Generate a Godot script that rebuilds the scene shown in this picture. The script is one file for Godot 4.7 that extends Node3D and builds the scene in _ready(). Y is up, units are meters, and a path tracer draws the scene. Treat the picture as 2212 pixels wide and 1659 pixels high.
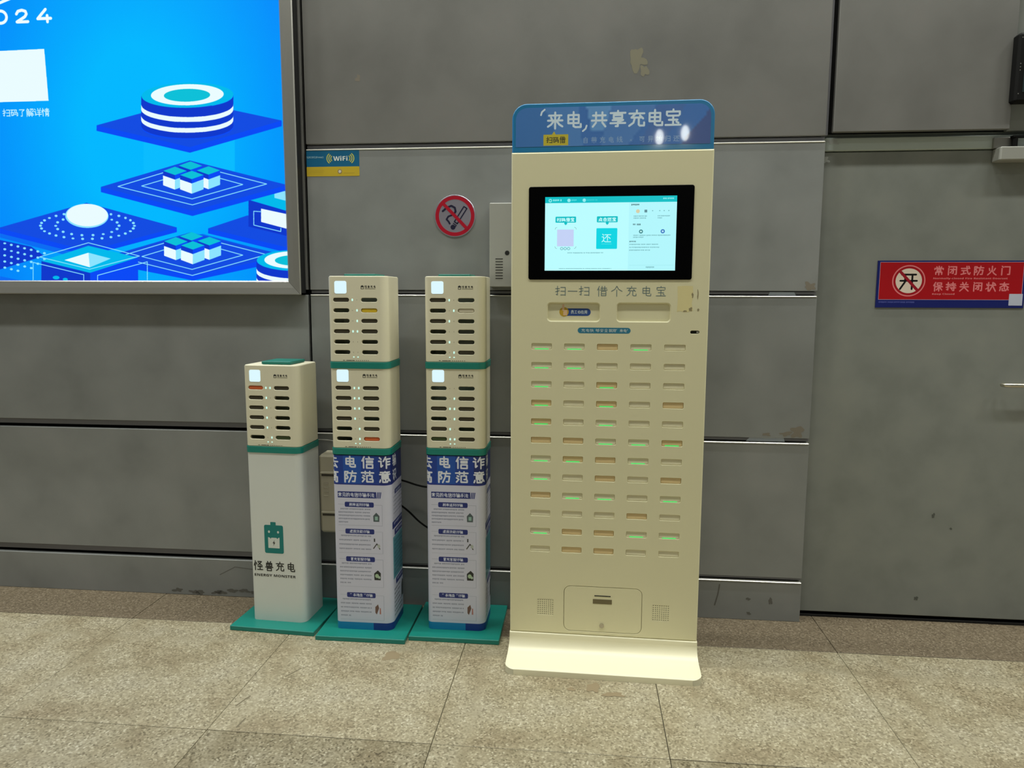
extends Node3D
# A station wall with power bank columns and a rental kiosk. Metres, y up; the wall face is z = 0, the hall lies at z > 0.

# ---------------------------------------------------------------- meshes
class Acc:
	var v := PackedVector3Array()
	var n := PackedVector3Array()
	var t := PackedVector2Array()

	func tri(a: Vector3, b: Vector3, c: Vector3, na: Vector3, nb: Vector3, nc: Vector3, ua := Vector2.ZERO, ub := Vector2.ZERO, uc := Vector2.ZERO) -> void:
		if (b - a).cross(c - a).dot(na + nb + nc) > 0.0:
			v.append_array([a, c, b]); n.append_array([na, nc, nb]); t.append_array([ua, uc, ub])
		else:
			v.append_array([a, b, c]); n.append_array([na, nb, nc]); t.append_array([ua, ub, uc])

	func quad(a: Vector3, b: Vector3, c: Vector3, d: Vector3, nn: Vector3) -> void:
		tri(a, b, c, nn, nn, nn); tri(a, c, d, nn, nn, nn)

	func squad(a: Vector3, b: Vector3, c: Vector3, d: Vector3, na: Vector3, nb: Vector3, nc: Vector3, nd: Vector3, ua := Vector2.ZERO, ub := Vector2.ZERO, uc := Vector2.ZERO, ud := Vector2.ZERO) -> void:
		tri(a, b, c, na, nb, nc, ua, ub, uc); tri(a, c, d, na, nc, nd, ua, uc, ud)

	# box with chamfered edges
	func box(c: Vector3, s: Vector3, b := 0.002) -> void:
		var h := s / 2.0
		b = minf(b, minf(h.x, minf(h.y, h.z)) * 0.9)
		for ax in 3:
			for sg in [-1.0, 1.0]:
				var nn := Vector3.ZERO; nn[ax] = sg
				var u := (ax + 1) % 3
				var w := (ax + 2) % 3
				var q := []
				for k in [[-1, -1], [1, -1], [1, 1], [-1, 1]]:
					var p := Vector3.ZERO
					p[ax] = h[ax] * sg; p[u] = (h[u] - b) * k[0]; p[w] = (h[w] - b) * k[1]
					q.append(c + p)
				quad(q[0], q[1], q[2], q[3], nn)
			var u2 := (ax + 1) % 3
			var w2 := (ax + 2) % 3
			for k in [[-1, -1], [1, -1], [1, 1], [-1, 1]]:
				var q := []
				for e in [[-1, 0], [1, 0], [1, 1], [-1, 1]]:
					var p := Vector3.ZERO
					p[ax] = (h[ax] - b) * e[0]
					p[u2] = (h[u2] - (b if e[1] == 0 else 0.0)) * k[0]
					p[w2] = (h[w2] - (0.0 if e[1] == 0 else b)) * k[1]
					q.append(c + p)
				var nn := Vector3.ZERO; nn[u2] = k[0]; nn[w2] = k[1]
				quad(q[0], q[1], q[2], q[3], nn.normalized())
		for x in [-1.0, 1.0]:
			for y in [-1.0, 1.0]:
				for z in [-1.0, 1.0]:
					var nn := Vector3(x, y, z).normalized()
					tri(c + Vector3(x * h.x, y * (h.y - b), z * (h.z - b)), c + Vector3(x * (h.x - b), y * h.y, z * (h.z - b)), c + Vector3(x * (h.x - b), y * (h.y - b), z * h.z), nn, nn, nn)

	# polygon in x, y pulled from z0 (back) to z1 (front), front edge chamfered
	func prism(p: PackedVector2Array, z0: float, z1: float, ch := 0.0, smooth := false, back := true) -> void:
		var inner := p
		if ch > 0.0:
			var cc := Vector2.ZERO
			for q in p: cc += q
			cc /= p.size()
			var r := Geometry2D.offset_polygon(p, -ch)
			if r.size() == 1 and r[0].size() == p.size(): inner = shift(r[0], p)
			else:
				inner = PackedVector2Array()
				for q in p: inner.append(q - (q - cc).normalized() * ch)
		var idx := Geometry2D.triangulate_polygon(inner)
		for i in range(0, idx.size(), 3):
			tri(f3(inner[idx[i]], z1), f3(inner[idx[i + 1]], z1), f3(inner[idx[i + 2]], z1), Vector3.BACK, Vector3.BACK, Vector3.BACK)
		if back:
			var ib := Geometry2D.triangulate_polygon(p)
			for i in range(0, ib.size(), 3):
				tri(f3(p[ib[i]], z0), f3(p[ib[i + 1]], z0), f3(p[ib[i + 2]], z0), Vector3.FORWARD, Vector3.FORWARD, Vector3.FORWARD)
		var s := -1.0 if Geometry2D.is_polygon_clockwise(p) else 1.0
		var m := p.size()
		for i in m:
			var a := p[i]
			var b := p[(i + 1) % m]
			var e := (b - a).normalized()
			var nn := Vector3(e.y, -e.x, 0) * s
			var na := nn
			var nb := nn
			if smooth:
				var e0 := (a - p[(i + m - 1) % m]).normalized()
				var e1 := (p[(i + 2) % m] - b).normalized()
				na = (nn + Vector3(e0.y, -e0.x, 0) * s).normalized()
				nb = (nn + Vector3(e1.y, -e1.x, 0) * s).normalized()
			squad(f3(a, z0), f3(b, z0), f3(b, z1 - ch), f3(a, z1 - ch), na, nb, nb, na)
			if ch > 0.0:
				var cn := (nn + Vector3.BACK).normalized()
				quad(f3(a, z1 - ch), f3(b, z1 - ch), f3(inner[(i + 1) % m], z1), f3(inner[i], z1), cn)

	func shift(r: PackedVector2Array, p: PackedVector2Array) -> PackedVector2Array:
		if Geometry2D.is_polygon_clockwise(r) != Geometry2D.is_polygon_clockwise(p): r.reverse()
		var best := 0
		for i in r.size():
			if r[i].distance_squared_to(p[0]) < r[best].distance_squared_to(p[0]): best = i
		return r.slice(best) + r.slice(0, best)

	func f3(a: Vector2, z: float) -> Vector3:
		return Vector3(a.x, a.y, z)

	# upright post with a rounded plan; u runs along the outline from the front left corner, v from top to bottom
	func post(plan: Array, y0: float, y1: float, ch := 0.0, open_from := -1) -> void:
		var p: PackedVector2Array = plan[0]
		var nn: PackedVector2Array = plan[1]
		var m := p.size()
		var total := 0.0
		for i in m: total += p[i].distance_to(p[(i + 1) % m])
		var run := 0.0
		for i in m:
			var j := (i + 1) % m
			var l := p[i].distance_to(p[j])
			var a := Vector3(p[i].x, 0, p[i].y)
			var b := Vector3(p[j].x, 0, p[j].y)
			var na := Vector3(nn[i].x, 0, nn[i].y)
			var nb := Vector3(nn[j].x, 0, nn[j].y)
			var y0v := Vector3(0, y0 + ch, 0)
			var y1v := Vector3(0, y1 - ch, 0)
			if i != open_from:
				squad(a + y0v, b + y0v, b + y1v, a + y1v, na, nb, nb, na, Vector2(run / total, 1), Vector2((run + l) / total, 1), Vector2((run + l) / total, 0), Vector2(run / total, 0))
			if ch > 0.0:
				for e in [[y1v, Vector3(0, y1, 0), Vector3.UP], [y0v, Vector3(0, y0, 0), Vector3.DOWN]]:
					squad(a + e[0], b + e[0], b - nb * ch + e[1], a - na * ch + e[1], na, nb, (nb + e[2]).normalized(), (na + e[2]).normalized())
			var c := Vector3.ZERO
			for e in [[y1, Vector3.UP], [y0, Vector3.DOWN]]:
				var h := Vector3(0, e[0], 0)
				tri(a - na * ch + h, b - nb * ch + h, Vector3(0, e[0], p[0].y - 0.1), e[1], e[1], e[1])
			run += l

	# a patch of a flat front with at most one rounded hole in it
	func cell(x0: float, x1: float, y0: float, y1: float, z: float, hole = null, depth := 0.01, ch := 0.001) -> void:
		if hole == null:
			quad(Vector3(x0, y0, z), Vector3(x1, y0, z), Vector3(x1, y1, z), Vector3(x0, y1, z), Vector3.BACK)
			return
		var hx: float = hole[0]; var hy: float = hole[1]; var w: float = hole[2] / 2.0; var h: float = hole[3] / 2.0; var r: float = hole[4]
		var seg := 5
		var ring := []          # four corners, each a list of [outer point, normal]
		for k in 4:
			var cx: float = hx + (w - r) * [1, -1, -1, 1][k]
			var cy: float = hy + (h - r) * [1, 1, -1, -1][k]
			var arc := []
			for i in seg + 1:
				var a := PI / 2 * (k + float(i) / seg)
				arc.append([Vector2(cx, cy), Vector2(cos(a), sin(a))])
			ring.append(arc)
		var cor := [Vector2(x1, y1), Vector2(x0, y1), Vector2(x0, y0), Vector2(x1, y0)]
		var flat := []
		for k in 4:
			for i in seg:
				var p: Vector2 = ring[k][i][0] + ring[k][i][1] * (r + ch)
				var q: Vector2 = ring[k][i + 1][0] + ring[k][i + 1][1] * (r + ch)
				tri(f3(cor[k], z), f3(p, z), f3(q, z), Vector3.BACK, Vector3.BACK, Vector3.BACK)
			var e: Vector2 = ring[k][seg][0] + ring[k][seg][1] * (r + ch)
			var g: Vector2 = ring[(k + 1) % 4][0][0] + ring[(k + 1) % 4][0][1] * (r + ch)
			quad(f3(cor[k], z), f3(e, z), f3(g, z), f3(cor[(k + 1) % 4], z), Vector3.BACK)
			flat.append_array(ring[k])
		for i in flat.size():
			var a = flat[i]
			var b = flat[(i + 1) % flat.size()]
			var ao: Vector2 = a[0] + a[1] * (r + ch); var ai: Vector2 = a[0] + a[1] * r
			var bo: Vector2 = b[0] + b[1] * (r + ch); var bi: Vector2 = b[0] + b[1] * r
			var na := Vector3(-a[1].x, -a[1].y, 0); var nb := Vector3(-b[1].x, -b[1].y, 0)
			squad(f3(ao, z), f3(bo, z), f3(bi, z - ch), f3(ai, z - ch), (na + Vector3.BACK).normalized(), (nb + Vector3.BACK).normalized(), (nb + Vector3.BACK).normalized(), (na + Vector3.BACK).normalized())
			squad(f3(ai, z - ch), f3(bi, z - ch), f3(bi, z - depth), f3(ai, z - depth), na, nb, nb, na)

	func tube(p: Array, r: float, sides := 10) -> void:
		var rings := []
		for i in p.size():
			var d: Vector3 = (p[mini(i + 1, p.size() - 1)] - p[maxi(i - 1, 0)]).normalized()
			var s := d.cross(Vector3.UP if absf(d.y) < 0.9 else Vector3.RIGHT).normalized()
			var w := s.cross(d).normalized()
			var ring := []
			for k in sides:
				var a := TAU * k / sides
				ring.append([p[i] + (s * cos(a) + w * sin(a)) * r, s * cos(a) + w * sin(a)])
			rings.append(ring)
			if i == 0 or i == p.size() - 1:
				var nn := -d if i == 0 else d
				for k in sides: tri(p[i], ring[k][0], ring[(k + 1) % sides][0], nn, nn, nn)
		for i in rings.size() - 1:
			for k in sides:
				var l := (k + 1) % sides
				squad(rings[i][k][0], rings[i][l][0], rings[i + 1][l][0], rings[i + 1][k][0], rings[i][k][1], rings[i][l][1], rings[i + 1][l][1], rings[i + 1][k][1])

	func disc(c: Vector3, r: float, ry := -1.0, sides := 32) -> void:
		if ry < 0.0: ry = r
		for k in sides:
			var a := TAU * k / sides
			var b := TAU * (k + 1) / sides
			tri(c, c + Vector3(cos(a) * r, sin(a) * ry, 0), c + Vector3(cos(b) * r, sin(b) * ry, 0), Vector3.BACK, Vector3.BACK, Vector3.BACK)

	func flat_poly(p: PackedVector2Array, z: float) -> void:
		var idx := Geometry2D.triangulate_polygon(p)
		for i in range(0, idx.size(), 3):
			tri(f3(p[idx[i]], z), f3(p[idx[i + 1]], z), f3(p[idx[i + 2]], z), Vector3.BACK, Vector3.BACK, Vector3.BACK)

	# a flat picture, uv over its whole face
	func sheet(x0: float, x1: float, y0: float, y1: float, z: float) -> void:
		var q := Vector3.BACK
		squad(Vector3(x0, y0, z), Vector3(x1, y0, z), Vector3(x1, y1, z), Vector3(x0, y1, z), q, q, q, q, Vector2(0, 1), Vector2(1, 1), Vector2(1, 0), Vector2(0, 0))

	# one written stroke: a thick line with round ends
	func stroke(p: PackedVector2Array, w: float, z: float) -> void:
		for i in p.size() - 1:
			var s := (p[i + 1] - p[i]).normalized().orthogonal() * w / 2.0
			quad(f3(p[i] + s, z), f3(p[i + 1] + s, z), f3(p[i + 1] - s, z), f3(p[i] - s, z), Vector3.BACK)
		for q in p:
			disc(f3(q, z + 0.00002), w / 2.0, -1.0, 8)

	func mesh() -> ArrayMesh:
		var a := []
		a.resize(Mesh.ARRAY_MAX)
		a[Mesh.ARRAY_VERTEX] = v; a[Mesh.ARRAY_NORMAL] = n; a[Mesh.ARRAY_TEX_UV] = t
		var m := ArrayMesh.new()
		m.add_surface_from_arrays(Mesh.PRIMITIVE_TRIANGLES, a)
		return m


# ---------------------------------------------------------------- printed pictures
class Pic:
	var im: Image
	var k: float
	var ss := 2
	var hgt: float

	func _init(w: float, h: float, per: float, bg: Color) -> void:
		k = per * ss; hgt = h
		im = Image.create(int(round(w * per)) * ss, int(round(h * per)) * ss, false, Image.FORMAT_RGB8)
		im.fill(bg)

	# x to the right, y up from the lower edge
	func poly(p: PackedVector2Array, c: Color) -> void:
		var q := PackedVector2Array()
		var lo := 1e9
		var hi := -1e9
		for a in p:
			var b := Vector2(a.x * k, (hgt - a.y) * k)
			q.append(b); lo = minf(lo, b.y); hi = maxf(hi, b.y)
		for y in range(maxi(0, int(lo)), mini(im.get_height(), int(hi) + 1)):
			var yc := y + 0.5
			var xs := []
			for i in q.size():
				var a := q[i]
				var b := q[(i + 1) % q.size()]
				if (a.y <= yc) != (b.y <= yc): xs.append(a.x + (yc - a.y) / (b.y - a.y) * (b.x - a.x))
			xs.sort()
			for i in range(0, xs.size() - 1, 2):
				var x0 := int(round(xs[i]))
				var x1 := int(round(xs[i + 1]))
				if x1 > x0: im.fill_rect(Rect2i(x0, y, x1 - x0, 1), c)

	func rect(x0: float, y0: float, x1: float, y1: float, c: Color, r := 0.0) -> void:
		poly(rr(x0, y0, x1, y1, r), c)

	static func rr(x0: float, y0: float, x1: float, y1: float, r: float, seg := 5) -> PackedVector2Array:
		var p := PackedVector2Array()
		if r <= 0.0: return PackedVector2Array([Vector2(x0, y0), Vector2(x1, y0), Vector2(x1, y1), Vector2(x0, y1)])
		for e in 4:
			var c := Vector2([x1 - r, x0 + r, x0 + r, x1 - r][e], [y1 - r, y1 - r, y0 + r, y0 + r][e])
			for i in seg + 1:
				var a := PI / 2 * (e + float(i) / seg)
				p.append(c + Vector2(cos(a), sin(a)) * r)
		return p

	func ellipse(x: float, y: float, rx: float, ry: float, c: Color) -> void:
		var p := PackedVector2Array()
		for i in 48: p.append(Vector2(x + rx * cos(TAU * i / 48), y + ry * sin(TAU * i / 48)))
		poly(p, c)

	func line(p: PackedVector2Array, w: float, c: Color) -> void:
		for i in p.size() - 1:
			var s := (p[i + 1] - p[i]).normalized().orthogonal() * w / 2.0
			poly(PackedVector2Array([p[i] + s, p[i + 1] + s, p[i + 1] - s, p[i] - s]), c)
		if w * k > 3.0:
			for q in p: ellipse8(q, w / 2.0, c)

	func ellipse8(q: Vector2, r: float, c: Color) -> void:
		var p := PackedVector2Array()
		for i in 10: p.append(q + Vector2(cos(TAU * i / 10), sin(TAU * i / 10)) * r)
		poly(p, c)

	func frame(x0: float, y0: float, x1: float, y1: float, w: float, c: Color) -> void:
		line(PackedVector2Array([Vector2(x0, y0), Vector2(x1, y0), Vector2(x1, y1), Vector2(x0, y1), Vector2(x0, y0)]), w, c)

	# one glyph in the box whose upper left corner is x, y
	func glyph(strokes: Array, x: float, y: float, w: float, h: float, th: float, c: Color) -> void:
		for s in strokes:
			var p := PackedVector2Array()
			for i in range(0, s.size(), 2): p.append(Vector2(x + s[i] / 16.0 * w, y - s[i + 1] / 16.0 * h))
			line(p, th, c)

	# rows of print too small to read
	func lines(x0: float, x1: float, y: float, h: float, c: Color, rng: RandomNumberGenerator) -> void:
		var x := x0
		while x < x1 - h * 0.5:
			var w := minf(h * rng.randf_range(1.5, 6.0), x1 - x)
			var e := x + w
			while x < e - h * 0.2:
				rect(x, y - h * rng.randf_range(0.75, 1.0), x + h * 0.55, y, c)
				x += h * 0.8
			x = e + h * 0.5

	func tex() -> ImageTexture:
		im.resize(im.get_width() / ss, im.get_height() / ss, Image.INTERPOLATE_BILINEAR)
		return ImageTexture.create_from_image(im)


# ---------------------------------------------------------------- written characters: strokes on a 16 by 16 grid, y down
var GLYPHS := {
	"来": [[2,3,14,3],[4,5,5,7],[12,5,11,7],[1,8,15,8],[8,0,8,16],[7,8,4,12,1,14],[9,8,12,12,15,14]],
	"电": [[3,3,13,3,13,11,3,11,3,3],[3,7,13,7],[8,0,8,14,10,15,15,15,15,12]],
	"共": [[5,1,5,9],[11,1,11,9],[2,4,14,4],[1,9,15,9],[5,11,2,15],[11,11,14,15]],
	"享": [[8,0,8,2],[1,2,15,2],[4,4,12,4,12,7,4,7,4,4],[3,9,13,9,8,11],[8,11,8,15,6,15],[1,12,15,12]],
	"充": [[8,0,8,2],[1,3,15,3],[7,3,3,7,13,7],[11,5,14,8],[6,8,5,12,1,15],[10,8,10,14,11,15,15,15,15,12]],
	"宝": [[8,0,8,2],[2,5,2,2,14,2,14,5],[3,6,13,6],[8,6,8,15],[4,10,12,10],[1,15,15,15],[11,12,13,13]],
	"扫": [[3,0,3,14,1,13],[0,4,6,4],[0,9,6,7],[8,2,15,2,15,15],[8,8,15,8],[8,14,15,14]],
	"码": [[0,2,7,2],[4,2,1,8],[2,7,2,14],[2,7,6,7,6,13,2,13],[8,2,13,2,12,8],[9,4,9,8,15,8,15,14,13,14],[8,11,13,11]],
	"借": [[4,0,1,6],[3,4,3,16],[8,0,8,6],[12,0,12,6],[6,3,15,3],[5,6,16,6],[7,8,14,8,14,15,7,15,7,8],[7,12,14,12]],
	"自": [[8,0,6,3],[3,3,13,3,13,15,3,15,3,3],[3,7,13,7],[3,11,13,11]],
	"带": [[0,3,16,3],[4,0,4,5],[8,0,8,5],[12,0,12,5],[1,9,1,7,15,7,15,9],[3,14,3,9,13,9,13,14],[8,7,8,16]],
	"线": [[4,0,1,5,5,5,1,10,6,9],[1,14,6,12],[8,4,15,3],[7,8,16,7],[10,0,11,9,14,14,16,15,16,12],[14,9,8,15],[13,0,14,2]],
	"可": [[1,2,15,2],[13,2,13,15,10,15],[3,5,9,5,9,11,3,11,3,5]],
	"异": [[3,1,13,1,13,4,3,4],[3,1,3,7,14,7,14,6],[1,10,15,10],[5,8,5,12,2,16],[11,8,11,16]],
	"地": [[3,1,3,12],[0,5,6,5],[0,13,6,11],[7,7,15,4,15,10,13,10],[11,0,11,11],[8,3,8,14,15,14,15,12]],
	"归": [[1,2,1,10],[5,0,5,9,2,15],[8,2,15,2,15,15],[8,8,15,8],[8,14,15,14]],
	"还": [[1,1,3,3],[0,6,3,6,3,12,0,15],[3,13,6,15,16,15],[5,2,16,2],[11,2,5,9],[10,5,10,13],[12,6,15,9]],
	"一": [[1,8,15,8]],
	"个": [[8,0,5,5,0,8],[8,0,11,5,16,8],[8,6,8,16]],
	"员": [[4,0,12,0,12,4,4,4,4,0],[2,6,14,6,14,13],[2,6,2,13],[8,8,7,12,2,16],[10,13,14,16]],
	"工": [[2,2,14,2],[8,2,8,14],[1,14,15,14]],
	"也": [[1,7,15,4,15,11,13,11],[8,0,8,12],[4,3,4,14,15,14,15,12]],
	"在": [[1,3,15,3],[7,0,4,7,0,10],[4,8,4,16],[7,9,15,9],[11,5,11,15],[6,15,16,15]],
	"用": [[3,1,14,1,14,15,11,15],[3,1,3,10,1,16],[3,6,14,6],[3,10,14,10],[8,1,8,15]],
	"快": [[3,0,3,16],[1,4,0,8],[5,3,6,6],[7,4,14,4,14,9],[6,9,16,9],[10,0,10,8,6,16],[10,9,16,16]],
	"够": [[3,0,1,5],[3,3,7,3,7,13,5,13],[1,6,5,6,5,10,1,10,1,6],[12,0,9,4],[11,2,15,2,9,8],[13,7,9,12],[12,9,16,9,9,16]],
	"安": [[8,0,8,2],[2,5,2,2,14,2,14,5],[1,8,15,8],[7,5,5,11,13,15],[11,8,9,13,3,16]],
	"全": [[8,0,1,6],[8,0,15,6],[4,7,12,7],[4,11,12,11],[1,15,15,15],[8,7,8,15]],
	"就": [[4,0,4,2],[0,2,8,2],[1,5,7,5,7,8,1,8,1,5],[4,8,4,15,2,15],[2,10,1,14],[6,10,8,13],[8,5,16,5],[11,0,11,8,8,15],[12,5,12,14,16,14,16,12],[14,1,15,3]],
	"点": [[8,0,8,5],[8,3,14,3],[3,6,13,6,13,11,3,11,3,6],[2,13,1,16],[6,13,6,15],[10,13,11,15],[13,13,15,16]],
	"击": [[3,3,13,3],[1,7,15,7],[8,0,8,14],[3,9,3,15,13,15,13,9]],
	"怪": [[2,0,2,16],[1,4,0,8],[4,3,5,6],[7,1,14,1,7,8],[8,3,15,8],[7,10,15,10],[11,8,11,15],[6,15,16,15]],
	"兽": [[5,0,6,2],[11,0,10,2],[3,3,13,3,13,8,3,8,3,3],[8,3,8,8],[3,5,13,5],[1,10,15,10],[4,12,12,12,12,16,4,16,4,12]],
	"去": [[3,3,13,3],[8,0,8,8],[1,8,15,8],[7,8,3,15,13,14],[11,11,14,16]],
	"信": [[4,0,1,6],[3,4,3,16],[10,0,11,2],[6,3,16,3],[7,6,15,6],[7,8,15,8],[7,11,15,11,15,16,7,16,7,11]],
	"诈": [[1,1,3,3],[0,6,3,6,3,14,5,12],[9,0,6,6],[8,3,16,3],[10,3,10,16],[10,7,15,7],[10,11,15,11]],
	"骗": [[0,1,5,1,5,6],[1,3,1,8,6,8,6,15,4,15],[0,12,4,11],[11,0,12,2],[8,3,15,3,15,7,8,7],[8,3,8,10,6,16],[9,9,16,9,16,16],[9,9,9,16],[9,12,16,12],[12,9,12,16]],
	"高": [[8,0,8,2],[1,2,15,2],[4,4,12,4,12,7,4,7,4,4],[2,16,2,9,14,9,14,16,12,16],[5,11,11,11,11,14,5,14,5,11]],
	"防": [[1,1,1,16],[1,1,5,1,3,6,5,9,4,11,2,11],[11,0,11,3],[6,3,16,3],[10,3,9,9,6,16],[10,7,15,7,14,15,11,15]],
	"范": [[0,2,16,2],[5,0,5,4],[11,0,11,4],[2,6,4,7],[1,9,3,10],[1,15,4,11],[7,6,14,6,14,11,11,11],[7,6,7,15,15,15,15,12]],
	"意": [[8,0,8,1],[2,1,14,1],[5,2,6,4],[11,2,10,4],[1,4,15,4],[4,6,12,6,12,10,4,10,4,6],[4,8,12,8],[1,15,2,12],[5,12,5,15,11,15,12,13],[8,11,9,13],[13,11,15,14]],
	"识": [[1,1,3,3],[0,6,3,6,3,14,5,12],[7,2,15,2,15,9,7,9,7,2],[9,11,6,16],[13,11,16,16]],
	"常": [[8,0,8,3],[4,1,5,3],[12,1,11,3],[1,6,1,4,15,4,15,6],[5,6,11,6,11,9,5,9,5,6],[3,15,3,11,13,11,13,15],[8,9,8,16]],
	"见": [[3,1,13,1,13,10],[3,1,3,10],[8,3,7,10,2,16],[10,10,10,15,15,15,15,12]],
	"的": [[3,0,2,3],[1,3,6,3,6,15,1,15,1,3],[1,9,6,9],[10,0,8,6],[9,3,15,3,14,15,12,15],[10,8,12,11]],
	"手": [[13,1,3,2],[3,6,13,6],[1,10,15,10],[8,2,8,15,6,15]],
	"法": [[1,1,3,3],[0,6,2,7],[0,15,3,10],[6,4,15,4],[10,0,10,8],[5,8,16,8],[10,8,7,14,14,14],[13,11,15,16]],
	"刷": [[2,1,9,1,9,4,2,4],[2,1,2,9,0,15],[3,13,3,7,9,7,9,13],[6,4,6,16],[12,2,12,11],[15,0,15,15,13,15]],
	"单": [[5,0,6,2],[11,0,10,2],[3,3,13,3,13,9,3,9,3,3],[3,6,13,6],[8,3,8,16],[1,12,15,12]],
	"返": [[1,1,3,3],[0,6,3,6,3,12,0,15],[3,13,6,15,16,15],[15,1,7,2],[7,2,7,8,5,13],[7,5,14,5,8,13],[9,7,15,13]],
	"利": [[8,0,2,2],[0,5,9,5],[5,1,5,16],[5,6,1,12],[5,7,9,11],[12,2,12,11],[15,0,15,15,13,15]],
	"虚": [[8,0,8,3],[8,1,13,1],[2,7,2,3,14,3,13,5],[5,6,12,5],[7,3,7,7,12,7],[2,7,0,15],[6,8,6,15],[10,8,10,15],[4,10,5,13],[13,10,11,13],[3,15,15,15]],
	"假": [[3,0,1,5],[2,4,2,16],[5,1,9,1,9,5,5,5],[5,1,5,16],[5,8,9,8],[5,11,9,11],[11,1,15,1,15,5,11,5],[10,8,15,8,10,16],[11,10,16,16]],
	"贷": [[5,0,2,4],[4,2,4,6],[6,4,14,3],[9,0,11,5,14,6],[3,8,13,8,13,13],[3,8,3,13],[8,9,7,13,2,16],[10,14,14,16]],
	"款": [[4,0,4,5],[0,2,8,2],[1,5,7,5],[1,8,7,8],[0,10,8,10],[4,10,4,15,3,15],[2,12,1,14],[6,12,7,14],[11,0,9,5],[10,3,15,3,14,6],[12,5,12,9,8,16],[12,9,16,16]],
	"冒": [[3,0,13,0,13,6,3,6,3,0],[3,3,13,3],[4,8,12,8,12,16,4,16,4,8],[4,10,12,10],[4,13,12,13]],
	"客": [[8,0,8,2],[1,5,1,2,15,2,15,5],[7,4,3,8],[6,6,12,6,2,12],[6,7,14,11],[5,12,11,12,11,16,5,16,5,12]],
	"服": [[2,1,2,9,0,16],[2,1,6,1,6,15,4,15],[2,5,6,5],[2,9,6,9],[9,1,15,1,15,5,13,5],[9,1,9,16],[9,8,15,8,10,16],[10,9,16,16]],
	"杀": [[12,0,3,6],[4,0,13,6],[1,9,15,9],[8,6,8,16,6,15],[5,11,2,14],[11,11,14,14]],
	"猪": [[5,0,1,4],[2,1,4,6,4,14,2,15],[4,6,0,11],[7,3,14,3],[10,0,10,6],[6,6,16,6],[15,1,7,10],[9,9,15,9,15,16,9,16,9,9],[9,12,15,12]],
	"盘": [[8,0,7,2],[4,2,12,2,12,9,10,9],[4,2,4,7,2,9],[1,5,15,5],[7,3,8,4],[3,11,13,11,13,15],[3,11,3,15],[6,11,6,15],[10,11,10,15],[0,15,16,15]],
	"闭": [[2,0,3,2],[2,4,2,16],[5,1,15,1,15,15,13,15],[5,6,13,6],[10,4,10,13,8,13],[10,6,5,12]],
	"式": [[1,4,15,4],[10,0,11,8,13,14,15,15,16,12],[13,0,14,2],[2,8,9,8],[5,8,5,14],[1,15,9,13]],
	"火": [[3,4,4,8],[13,4,11,8],[8,0,8,7,5,12,1,16],[8,8,11,13,15,16]],
	"门": [[2,0,4,2],[2,4,2,16],[6,1,15,1,15,15,12,15]],
	"保": [[4,0,1,6],[3,4,3,16],[7,1,14,1,14,5,7,5,7,1],[5,8,16,8],[10,5,10,16],[10,9,6,14],[11,9,15,14]],
	"持": [[3,0,3,14,1,13],[0,4,6,4],[0,9,6,7],[8,3,15,3],[11,0,11,6],[7,6,16,6],[7,10,16,10],[13,8,13,15,11,15],[9,11,10,13]],
	"关": [[5,0,6,3],[11,0,10,3],[2,4,14,4],[1,8,15,8],[8,4,7,10,1,16],[8,9,15,16]],
	"状": [[4,0,4,16],[1,3,2,6],[0,12,4,9],[6,5,16,5],[11,0,11,5,6,16],[11,6,16,16],[13,1,15,3]],
	"态": [[1,3,15,3],[8,0,6,6,1,9],[8,4,15,9],[7,6,9,8],[1,15,2,11],[5,11,5,15,11,15,12,13],[8,10,9,12],[13,10,15,14]],
	"开": [[2,2,14,2],[1,8,15,8],[5,2,5,9,1,16],[11,2,11,16]],
	"了": [[2,2,13,2,8,6],[8,6,8,15,5,15]],
	"解": [[3,0,1,4],[2,2,6,2,5,5],[1,5,7,5,7,15,5,15],[1,5,1,16],[1,8,7,8],[1,11,7,11],[4,5,4,14],[9,1,15,1,15,6,13,6],[12,1,9,7],[10,8,9,11],[9,10,15,10],[8,13,16,13],[12,8,12,16]],
	"详": [[1,1,3,3],[0,6,3,6,3,14,5,12],[8,0,9,2],[14,0,13,2],[7,4,15,4],[7,8,15,8],[6,12,16,12],[11,4,11,16]],
	"情": [[2,0,2,16],[1,4,0,8],[4,3,5,6],[7,2,15,2],[8,4,14,4],[6,6,16,6],[11,0,11,6],[8,16,8,8,14,8,14,16,12,16],[8,11,14,11],[8,13,14,13]],
	"‘": [[4,0,1,3,0,7]],
	"，": [[4,0,3,4,0,7]],
	"×": [[3,3,13,13],[13,3,3,13]],
	"“": [[4,0,2,4],[9,0,7,4]],
	"”": [[9,0,7,4],[14,0,12,4]],
	" ": [],
}

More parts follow.
